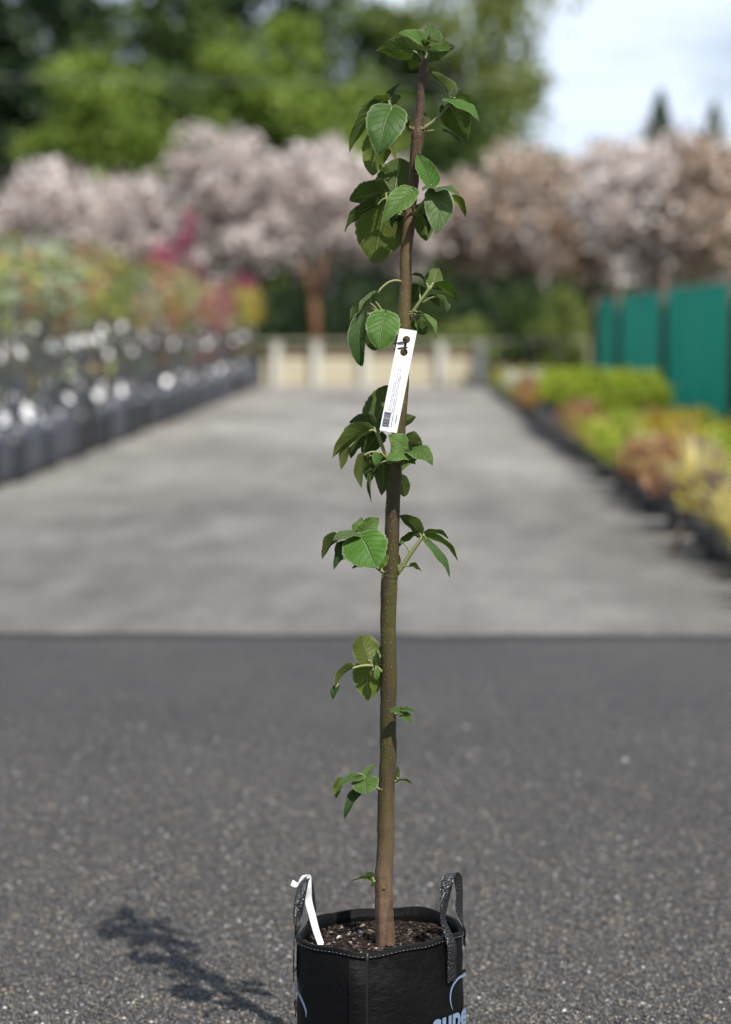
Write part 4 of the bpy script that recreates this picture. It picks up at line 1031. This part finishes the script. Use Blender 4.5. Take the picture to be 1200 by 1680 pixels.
# -- second node, left shoot
shoot([(675, 212, -.004), (655, 195, -.012), (636, 166, -.014)], [
    U_(b=(637, 162), t=(604, 171), w=32, n=(-.25, .85, -.45), d=(-.01, -.02), bend=1.3, fold=-.1, cup=-.4, col='y'),
    U_(b=(641, 167), t=(659, 135), w=20, n=(-.6, .35, .55), d=(-.008, .01), bend=.4, fold=.5, col='d'),
    U_(b=(641, 170), t=(659, 158), w=22, n=(.1, .5, -.8), d=(.004, .02), bend=.6, rip=.08),
    U_(b=(624, 171), t=(574, 251), w=36, n=(-.55, .55, -.55), d=(-.015, -.01), bend=.7, fold=.15, at=(634, 165, -.014)),
    U_(b=(642, 180), t=(619, 254), w=58, n=(-.05, .3, 1), d=(-.03, -.055), bend=.7, fold=.22, cup=-.35, col='g', at=(636, 166, -.014), lift=.012, tip=.7),
    U_(b=(624, 225), t=(612, 288), w=46, n=(-.1, .15, -1), d=(.005, .012), bend=.5, at=(660, 214, 0), lift=.02, col='y', tip=.65),
    U_(b=(647, 221), t=(651, 263), w=15, n=(-.4, .2, -.8), d=(-.004, -.008), bend=.9, at=(676, 216, -.004), lift=.012, col='y', fold=.5),
    U_(b=(668, 207), t=(673, 190), w=11, n=(-.4, .2, .8), d=(-.012, -.015), bend=.9, at=(674, 213, -.006), col='y'),
])
# -- third node, left
shoot([(660, 352, -.006), (648, 338, -.014), (634, 326, -.016)], [
    U_(b=(649, 312), t=(657, 259), w=60, n=(.05, .15, -1), d=(.022, .03), bend=.4, fold=.1, cup=.1, tip=.5, at=(655, 345, .01)),
    U_(b=(634, 317), t=(574, 329), w=46, n=(-.2, .55, -.75), d=(-.004, .01), bend=.5, fold=.08, tip=.6),
    U_(b=(622, 334), t=(566, 381), w=36, n=(-.35, .7, -.45), d=(-.01, -.02), bend=.9, fold=.2, col='d', rip=.08),
    U_(b=(630, 330), t=(616, 433), w=76, n=(-.03, .12, -1), d=(.006, .012), bend=.45, fold=.14, cup=-.1, tip=.62, col='y', rip=.02),
    U_(b=(676, 312), t=(627, 368), w=38, n=(-.15, .6, .75), d=(-.035, -.05), bend=.7, fold=.25, cup=-.2, col='p', at=(664, 352, -.012), lift=.025),
    U_(b=(660, 355), t=(653, 389), w=24, n=(-.3, .3, -.8), d=(.012, .02), bend=.7, col='d', at=(665, 352, .0)),
    U_(b=(650, 356), t=(644, 374), w=12, n=(-.4, .5, .6), d=(-.012, -.018), bend=1.0, col='d', at=(660, 352, -.006), fold=.4),
])
# -- third node, right
shoot([(678, 352, -.008), (690, 338, -.014), (705, 318, -.02)], [
    U_(b=(708, 304), t=(684, 251), w=34, n=(.35, .25, .9), d=(-.018, -.008), bend=.5, fold=.22, col='b'),
    U_(b=(714, 308), t=(693, 313), w=26, n=(-.1, .75, .6), d=(-.025, -.045), bend=.9, fold=-.1, cup=-.3, col='s'),
    U_(b=(716, 310), t=(753, 320), w=30, n=(.15, .8, .55), d=(-.025, -.05), bend=.8, fold=.1, cup=-.3, col='s'),
    U_(b=(719, 314), t=(717, 384), w=42, n=(.08, .25, 1), d=(-.025, -.04), bend=.6, fold=.2, cup=-.2, col='s', tip=.7),
    U_(b=(741, 323), t=(763, 357), w=21, n=(.6, .5, -.5), d=(.0, .01), bend=.9, col='y', at=(712, 314, -.018)),
    U_(b=(692, 340), t=(700, 395), w=36, n=(.1, .15, -1), d=(.006, .014), bend=.6, at=(680, 352, 0), tip=.6),
    U_(b=(692, 354), t=(702, 385), w=17, n=(.5, .4, .5), d=(-.006, -.01), bend=1.0, col='d', at=(682, 354, -.006), fold=.5),
    U_(b=(675, 321), t=(672, 316), w=5, n=(0, .5, .7), d=(-.03, -.03), at=(680, 350, -.01), col='d'),
])
# -- fourth node, right
shoot([(676, 514, -.004), (690, 494, -.01), (709, 468, -.014)], [
    U_(b=(698, 464), t=(675, 451), w=21, n=(-.2, .8, -.4), d=(.0, .01), bend=1.1, col='d', at=(704, 474, -.012)),
    U_(b=(688, 472), t=(677, 499), w=26, n=(-.2, .1, -1), d=(.015, .02), bend=.5, col='d', at=(690, 496, 0)),
    U_(b=(711, 466), t=(721, 440), w=34, n=(.1, .25, -1), d=(-.004, .014), bend=.7, tip=.5, cup=.4),
    U_(b=(713, 470), t=(751, 494), w=33, n=(.35, .7, -.5), d=(-.004, .01), bend=.8, fold=.1),
    U_(b=(716, 487), t=(733, 516), w=23, n=(.6, .6, .25), d=(-.012, -.018), bend=1.2, col='d', at=(693, 498, -.01), rip=.09),
    U_(b=(703, 488), t=(722, 503), w=20, n=(.2, .7, -.5), d=(.006, .014), bend=.8, col='d', at=(692, 498, -.004)),
    U_(b=(693, 519), t=(715, 556), w=20, n=(.75, .4, .45), d=(-.014, -.02), bend=.9, col='p', at=(678, 520, -.006), fold=.4, lift=.008),
    U_(b=(682, 528), t=(698, 549), w=24, n=(.2, .1, -1), d=(.012, .016), bend=.5, tip=.5, at=(676, 522, 0)),
    U_(b=(683, 530), t=(686, 545), w=8, n=(.5, .3, .7), d=(-.008, -.008), bend=.5, at=(676, 522, -.004), col='y'),
    U_(b=(684, 512), t=(694, 514), w=7, n=(.3, .8, .4), d=(-.012, -.015), bend=.5, at=(678, 514, -.006), col='y'),
])
# -- fourth node, left
shoot([(652, 523, -.006), (640, 520, -.014), (628, 518, -.02)], [
    U_(b=(620, 480), t=(588, 516), w=19, n=(-.6, .7, .35), d=(-.014, -.03), bend=.6, fold=.3, col='s', at=(659, 462, -.006), lift=.020, pr=2.0),
    U_(b=(600, 502), t=(575, 526), w=22, n=(-.3, .75, -.5), d=(-.014, -.02), bend=1.1, col='y', at=(628, 518, -.02)),
    U_(b=(598, 516), t=(594, 601), w=32, n=(-.45, .25, .85), d=(-.022, -.03), bend=.7, fold=.45, cup=.1, col='d', at=(628, 518, -.02), tip=.5),
    U_(b=(632, 516), t=(623, 574), w=50, n=(.05, .3, 1), d=(-.028, -.045), bend=.6, fold=.2, cup=-.35, col='b', tip=.55),
    U_(b=(612, 540), t=(616, 575), w=30, n=(-.2, .2, -1), d=(-.006, .0), bend=.5, col='g', at=(640, 520, -.012), tip=.5),
    U_(b=(606, 497), t=(594, 492), w=9, n=(-.3, .8, .3), d=(-.018, -.018), bend=.5, col='y', at=(622, 514, -.018)),
    U_(b=(616, 495), t=(612, 478), w=7, n=(-.3, .8, .3), d=(-.016, -.016), bend=.5, col='y', at=(630, 517, -.02), fold=.6),
])
# -- fifth node, left
shoot([(641, 760, -.008), (628, 735, -.012), (616, 706, -.01)], [
    U_(b=(616, 694), t=(640, 632), w=50, n=(.1, .12, -1), d=(.012, .02), bend=.5, fold=.12, tip=.55, col='g', at=(630, 740, 0)),
    U_(b=(613, 702), t=(573, 693), w=38, n=(-.1, .5, -.8), d=(.004, .02), bend=.6, col='d'),
    U_(b=(608, 706), t=(547, 751), w=42, n=(-.3, .65, -.6), d=(-.012, -.02), bend=.9, fold=.15, col='y', at=(632, 745, -.012), lift=.03, pr=2.0),
    U_(b=(574, 733), t=(560, 770), w=18, n=(-.4, .2, -.8), d=(-.006, -.01), bend=.6, col='y', at=(606, 708, -.006)),
    U_(b=(594, 715), t=(576, 752), w=27, n=(-.3, .4, -.8), d=(.004, .008), bend=.7, col='d'),
    U_(b=(622, 712), t=(594, 746), w=40, n=(-.2, .3, -.9), d=(.012, .016), bend=.6, col='d'),
    U_(b=(599, 746), t=(594, 801), w=23, n=(-.55, .15, -.75), d=(-.016, -.018), bend=.6, col='y', at=(636, 752, -.01), lift=.018, fold=.35, pr=1.9),
    U_(b=(607, 748), t=(606, 793), w=30, n=(-.1, .2, -1), d=(-.004, .0), bend=.5, col='d', at=(636, 754, -.006)),
    U_(b=(628, 752), t=(626, 813), w=34, n=(.15, .2, -1), d=(-.002, .0), bend=.5, col='d', at=(640, 758, -.006)),
    U_(b=(613, 772), t=(610, 825), w=13, n=(-.7, .2, .6), d=(-.012, -.012), bend=.5, fold=1.0, col='d', at=(634, 756, -.008)),
    U_(b=(622, 745), t=(616, 765), w=16, n=(-.2, .4, .8), d=(-.016, -.02), bend=.6, col='b', at=(636, 754, -.008)),
])
# -- fifth node, right
shoot([(655, 758, -.012), (664, 750, -.02), (669, 742, -.026)], [
    U_(b=(665, 735), t=(637, 714), w=35, n=(.1, .55, .8), d=(-.03, -.03), bend=.6, fold=.1, cup=-.3, col='p'),
    U_(b=(669, 744), t=(633, 757), w=32, n=(-.1, .65, .75), d=(-.032, -.05), bend=.8, fold=.1, cup=-.3, col='p'),
    U_(b=(676, 739), t=(710, 764), w=34, n=(.15, .7, .65), d=(-.03, -.05), bend=1.0, fold=.1, cup=-.25, col='p'),
    U_(b=(679, 748), t=(660, 772), w=19, n=(.1, .7, .6), d=(-.03, -.045), bend=.8, col='y'),
    U_(b=(672, 738), t=(669, 723), w=11, n=(.2, .3, .9), d=(-.034, -.034), bend=.3, col='k', fold=.7),
    U_(b=(664, 728), t=(694, 731), w=40, n=(.25, .5, -.8), d=(.004, .014), bend=.6, at=(656, 752, 0)),
    U_(b=(661, 693), t=(683, 684), w=20, n=(.2, .3, -.9), d=(.014, .018), bend=.6, col='d', at=(657, 740, .012)),
    U_(b=(656, 782), t=(664, 815), w=22, n=(.2, .1, -1), d=(.016, .018), bend=.4, col='d', at=(650, 762, .012), tip=.5),
    U_(b=(655, 750), t=(668, 762), w=18, n=(.1, .5, -.7), d=(-.016, -.02), bend=.5, col='d'),
    U_(b=(672, 756), t=(682, 762), w=12, n=(.3, .6, -.6), d=(-.012, -.01), bend=.6, col='d'),
])
# -- sixth node, left
shoot([(630, 940, -.006), (614, 926, -.014), (598, 900, -.022), (592, 879, -.024)], [
    U_(b=(593, 882), t=(619, 931), w=64, n=(-.02, .45, .95), d=(-.035, -.06), bend=.6, fold=.14, cup=-.3, col='b', tip=.6),
    U_(b=(594, 874), t=(622, 850), w=28, n=(.2, .35, .9), d=(-.02, -.01), bend=.6, fold=.2, col='p', rip=.12),
    U_(b=(590, 875), t=(594, 849), w=22, n=(-.4, .3, .85), d=(-.018, -.008), bend=.6, fold=.3, col='p', rip=.08),
    U_(b=(588, 875), t=(547, 887), w=30, n=(-.2, .8, .45), d=(-.024, -.045), bend=.8, fold=.1, cup=-.3, col='s'),
    U_(b=(555, 880), t=(529, 917), w=27, n=(-.4, .55, -.6), d=(-.02, -.02), bend=.7, col='d', at=(588, 876, -.022)),
    U_(b=(580, 896), t=(548, 934), w=32, n=(-.3, .5, .75), d=(-.026, -.035), bend=.8, fold=.2, col='d', rip=.12),
    U_(b=(604, 926), t=(578, 933), w=18, n=(-.1, .6, -.7), d=(-.012, -.01), bend=.7, at=(618, 930, -.012)),
    U_(b=(622, 926), t=(638, 910), w=20, n=(.1, .4, .9), d=(-.03, -.025), bend=.6, col='y', rip=.1, at=(624, 935, -.01)),
    U_(b=(578, 884), t=(566, 895), w=14, n=(-.2, .5, -.7), d=(-.014, -.014), bend=.6, col='d'),
])
# -- sixth node, right
shoot([(653, 941, -.004), (670, 914, -.01), (684, 894, -.013), (694, 881, -.015)], [
    U_(b=(689, 876), t=(655, 846), w=28, n=(.3, .5, -.75), d=(-.008, .0), bend=.8, fold=.12, at=(692, 884, -.014)),
    U_(b=(680, 878), t=(654, 898), w=19, n=(-.2, .7, -.5), d=(.008, .012), bend=.6, col='d', at=(688, 880, -.01)),
    U_(b=(696, 877), t=(736, 884), w=23, n=(.2, .8, -.4), d=(.0, .01), bend=.9),
    U_(b=(698, 880), t=(752, 921), w=26, n=(.35, .75, -.4), d=(-.008, .0), bend=.9, fold=.12),
    U_(b=(699, 883), t=(738, 948), w=29, n=(.55, .6, .35), d=(-.02, -.03), bend=1.0, fold=-.2, cup=-.4, col='g'),
    U_(b=(662, 892), t=(655, 888), w=6, n=(.2, .6, .6), d=(-.004, -.004), at=(674, 910, -.01), col='y', lift=.01),
    U_(b=(674, 929), t=(691, 938), w=17, n=(.3, .7, -.4), d=(-.012, -.014), bend=.9, col='y', at=(660, 931, -.008), lift=.004),
    U_(b=(653, 926), t=(655, 910), w=8, n=(.4, .2, -.8), d=(-.004, -.004), bend=.5, at=(653, 938, -.004)),
], stem_r=(4.0, 3.0))
# -- seventh node, left
shoot([(626, 1102, -.008), (621, 1096, -.012), (616, 1090, -.014)], [
    U_(b=(605, 1084), t=(594, 1042), w=44, n=(-.05, .2, -1), d=(-.012, .0), bend=.5, fold=.12, tip=.42, at=(616, 1092, -.014), col='y'),
    U_(b=(580, 1096), t=(551, 1132), w=30, n=(-.5, .65, -.45), d=(-.022, -.03), bend=.9, fold=.3, col='y', at=(617, 1093, -.014), lift=.006, pr=2.3),
    U_(b=(553, 1127), t=(546, 1148), w=14, n=(-.4, .3, .8), d=(-.03, -.032), bend=.6, col='d', at=(556, 1124, -.028)),
    U_(b=(606, 1089), t=(604, 1149), w=46, n=(.0, .15, -1), d=(-.004, .0), bend=.5, fold=.12, tip=.62, col='y'),
    U_(b=(619, 1091), t=(617, 1067), w=11, n=(.3, .2, .8), d=(-.01, -.01), bend=.5, col='d', fold=.5),
    U_(b=(623, 1090), t=(627, 1068), w=10, n=(.3, .2, -.8), d=(-.004, .0), bend=.5),
    U_(b=(617, 1099), t=(618, 1117), w=10, n=(.3, .3, .8), d=(-.014, -.016), bend=.8, col='y'),
    U_(b=(612, 1100), t=(610, 1110), w=7, n=(-.3, .3, -.8), d=(-.012, -.014), bend=.8, col='y'),
], bud=False)
# -- eighth node, small right sprout
shoot([(650, 1172, -.014), (659, 1168, -.02)], [
    U_(b=(658, 1168), t=(638, 1165), w=15, n=(-.1, .6, .75), d=(-.022, -.03), bend=.5, col='p'),
    U_(b=(660, 1166), t=(681, 1169), w=13, n=(.1, .75, .5), d=(-.02, -.028), bend=.7, col='p'),
    U_(b=(661, 1172), t=(676, 1188), w=15, n=(.1, .5, .8), d=(-.022, -.03), bend=.5, col='p'),
    U_(b=(659, 1166), t=(657, 1158), w=7, n=(.1, .4, .8), d=(-.02, -.018), bend=.5, col='p'),
], bud=False, stem_r=(1.6, 1.2))
# -- ninth node
shoot([(624, 1296, -.008), (612, 1287, -.014), (601, 1277, -.018)], [
    U_(b=(598, 1277), t=(602, 1303), w=40, n=(-.05, .5, .9), d=(-.022, -.04), bend=.6, fold=.12, cup=-.2, col='p', tip=.55),
    U_(b=(598, 1275), t=(620, 1254), w=15, n=(-.4, .5, .65), d=(-.016, -.006), bend=.5, fold=.35, col='p'),
    U_(b=(592, 1272), t=(556, 1292), w=24, n=(-.2, .8, .45), d=(-.02, -.04), bend=.9, fold=.1, cup=-.3, col='p'),
    U_(b=(563, 1279), t=(552, 1310), w=22, n=(-.5, .4, -.7), d=(-.016, -.018), bend=.8, col='y', at=(590, 1273, -.018)),
    U_(b=(594, 1300), t=(566, 1344), w=22, n=(-.45, .5, .6), d=(-.02, -.03), bend=.8, fold=.35, col='d', at=(618, 1292, -.01)),
    U_(b=(588, 1270), t=(582, 1278), w=9, n=(-.2, .7, .5), d=(-.026, -.03), bend=.5, col='p'),
], stem_r=(2.2, 1.6))
shoot([(648, 1283, -.004), (654, 1281, -.008)], [
    U_(b=(653, 1281), t=(677, 1287), w=14, n=(.1, .8, -.3), d=(-.008, -.006), bend=.6, col='y'),
    U_(b=(650, 1277), t=(652, 1256), w=10, n=(.5, .2, -.7), d=(.004, .006), bend=.6),
], bud=False, stem_r=(1.6, 1.2))
shoot([(617, 1446, -.006), (612, 1443, -.01)], [
    U_(b=(609, 1442), t=(575, 1446), w=15, n=(-.1, .8, -.4), d=(-.01, -.012), bend=.5, col='y'),
    U_(b=(613, 1442), t=(600, 1432), w=13, n=(-.3, .6, .5), d=(-.008, .0), bend=.6, col='d'),
    U_(b=(614, 1447), t=(610, 1456), w=8, n=(-.3, .5, .6), d=(-.012, -.014), bend=.6),
], bud=False, stem_r=(1.6, 1.2))
# bud-scale clusters and scars on the stem
def scar(x, y, d, rx, rz, n_=9):
    mb = MB()
    for k in range(n_):
        a = 6.283 * k / n_; c = at_D(x + rx * math.cos(a) * .55, y + rz * math.sin(a) * .55, D0 + d)
        mb.tube([c, c + TOCAM * .0016 + Vector((random.uniform(-1, 1), 0, random.uniform(-1, 1))) * .0012], [.0016, .0006], 5)
    return sobj('bud_scar', mb.mesh('bud_scar', True), M_BUD, trunk)
for a in ((676, 213, -.006, 5, 8), (694, 214, -.006, 5, 8), (653, 522, -.008, 4, 7), (676, 516, -.008, 4, 7), (630.5, 1457, -.0185, 3.5, 2.6), (642, 765, -.012, 5, 5), (655, 768, -.012, 6, 6), (629, 945, -.008, 4, 4), (652, 944, -.006, 3, 4)): scar(*a)
print('leaves', LEAFN[0])

# ------------------------------------------------------------------ white name tag tied on the stem
DT = D0 - 0.026
TL, TRt, BR, BL = at_D(656, 538.5, DT), at_D(684.5, 543, DT), at_D(652, 713, DT - .012), at_D(623, 706, DT - .012)
TU = (TRt - TL); TV = (BL - TL); TN = TU.cross(TV).normalized()
if TN.dot(TOCAM) < 0: TN = -TN
TWm, THm = TU.length, TV.length
def tp(a, b_, off=0.0): return TL + TU * a + TV * b_ + TN * (off + .006 * math.sin(b_ * 3.1) * .5)
name_tag = tag(empty('plant_tag', tuple(tp(.5, .1))), 'long white plastic plant tag with barcode tied to the sapling stem', 'plant tag')
INVT = Matrix.Translation(-tp(.5, .1))
def tobj(name, me, mat, parent=None):
    me.transform(INVT); o = obj(name, me, mat, parent or name_tag); return o
# outline with keyhole slot: polygon with bridge to hole, triangulated with a curve fill
def tag_card():
    cu = bpy.data.curves.new('card', 'CURVE'); cu.dimensions = '2D'; cu.fill_mode = 'BOTH'; cu.extrude = .0003
    def poly(pts):
        s = cu.splines.new('POLY'); s.points.add(len(pts) - 1); s.use_cyclic_u = True
        for p, q in zip(s.points, pts): p.co = (q[0], q[1], 0, 1)
    H = THm; Wd = TWm; n = 24; rgt = [(Wd, H * i / n) for i in range(n + 1)]; lft = [(0, H * (1 - i / n)) for i in range(n + 1)]
    poly([(Wd * .30, 0), (Wd * .32, .0006), (Wd * .36, 0)] + rgt + [(Wd * .4, H), (Wd * .28, H - .0012)] + lft)
    r = Wd * .215; c1 = (.50 * Wd, .098 * H); c2 = (.50 * Wd, .222 * H); sw = Wd * .07; hole = []
    k = math.asin(sw / r)
    for i in range(21):
        a = math.pi / 2 + k + (2 * math.pi - 2 * k) * i / 20; hole.append((c1[0] + r * math.cos(a), c1[1] + r * math.sin(a)))
    for i in range(21):
        a = -math.pi / 2 + k + (2 * math.pi - 2 * k) * i / 20; hole.append((c2[0] + r * math.cos(a), c2[1] + r * math.sin(a)))
    poly(hole)
    o = bpy.data.objects.new('card', cu); COL.objects.link(o); bpy.context.view_layer.update()
    me = bpy.data.meshes.new_from_object(o.evaluated_get(bpy.context.evaluated_depsgraph_get())); bpy.data.objects.remove(o)
    for v in me.vertices:
        v.co = tp(v.co.x / Wd, v.co.y / H, v.co.z)
    me.materials.clear(); return me
M_CARD = plain('glossy_white_card', (0.88, 0.88, 0.90), .35, .5, .02)
M_INK = plain('grey_ink', (0.20, 0.20, 0.24), .7, .2, .1); M_INK2 = plain('dark_ink', (0.10, 0.10, 0.13), .7, .2, .1)
card = tobj('card', tag_card(), M_CARD)
mb = MB()
def ink(mb, a0, a1, b0, b1): mb.add([tp(a0, b0, .0009), tp(a1, b0, .0009), tp(a1, b1, .0009), tp(a0, b1, .0009)], [(0, 1, 2, 3)])
b0 = .815
while b0 < .955:
    h_ = random.choice((.0035, .005, .008)); ink(mb, .08, .47, b0, b0 + h_); b0 += h_ + random.choice((.003, .0045, .006))
tobj('barcode', mb.mesh('barcode'), M_INK2, card)
# rows of fine illegible print running along the tag
for a, s0, s1 in ((.30, .80, .52), (.39, .80, .40), (.50, .82, .36), (.59, .82, .44)):
    mb = MB(); q = s0
    while q > s1:
        l_ = random.uniform(.004, .012); ink(mb, a - .018, a + .018 * random.choice((.3, 1)), q - l_, q)
        q -= l_ + random.choice((.0025, .0025, .003, .010))
    tobj('text_line', mb.mesh('text_line'), M_INK, card)
for a, s0, s1 in ((.60, .95, .84), (.80, .91, .86), (.80, .85, .83)):
    mb = MB(); q = s0
    while q > s1: ink(mb, a - .022, a + .022, q - .008, q); q -= .012
    tobj('text_line', mb.mesh('text_line'), M_INK2 if a > .7 else M_INK, card)
# black tie: loop through the slot, round the stem
mb = MB(); cx = at_D(662, 563, D0)
for yy, dz in ((561, 0), (570, .004)):
    a = at_D(668, yy, DT - .004); b_ = at_D(648, yy + 3, DT + .008)
    mb.tube(smooth_pts([tuple(at_D(668, yy + 4, DT + .006)), tuple(a), tuple(at_D(660, yy + .5, DT - .0055)), tuple(at_D(652, yy + 2, DT - .003)), tuple(at_D(646.5, yy + 3, DT + .009))], 5), .0013, 6)
rs = 11.6 * PXM + .0014
mb.tube([cx + RIGHT * rs * math.cos(t_) + FWD * rs * math.sin(t_) + UP * (.002 * math.sin(2 * t_) - .002) for t_ in np.linspace(0, 2 * math.pi, 25)], .0013, 6)
M_TIE = plain('black_tie', (0.012, 0.012, 0.013), .35, .5, .1)
tobj('tie', mb.mesh('tie', True), M_TIE)

# ------------------------------------------------------------------ white strip label looped round the left handle
top = [(481, 1449, .0), (491, 1452, .1)]
sd = d1 + (d2 - d1) * .45
P = [at_D(479, 1448, sd - .018), at_D(486, 1452, sd - .016), at_D(492, 1449, sd - .016), at_D(497, 1440, sd - .012), at_D(503, 1435.5, sd - .001), at_D(507.5, 1441, sd + .008), at_D(507, 1456, sd + .006),
     at_D(506.5, 1478, sd + .012), at_D(512, 1500, sd + .004), at_D(519, 1527, sd - .01), at_D(527, 1550, sd - .025)]
Wv = [imgv(2, 4) + UP * .0045, imgv(2, 3) + UP * .004, imgv(3, 3) + UP * .004, imgv(5, 5) + UP * .002, imgv(5, 6) + UP * -.001, imgv(3.5, 6), imgv(4.5, 4), imgv(6, 2), imgv(6, 1), imgv(5.8, 0) , imgv(5.8, 0)]
me = strip(P, Wv, .0007, 'strip_label', sub=6)
p0 = P[-1]; me.transform(Matrix.Translation(-p0))
o = obj('strip_label', me, M_CARD); o.location = p0
tag(o, 'white plastic strip label looped over the bag handle, its end in the potting mix', 'strip label')
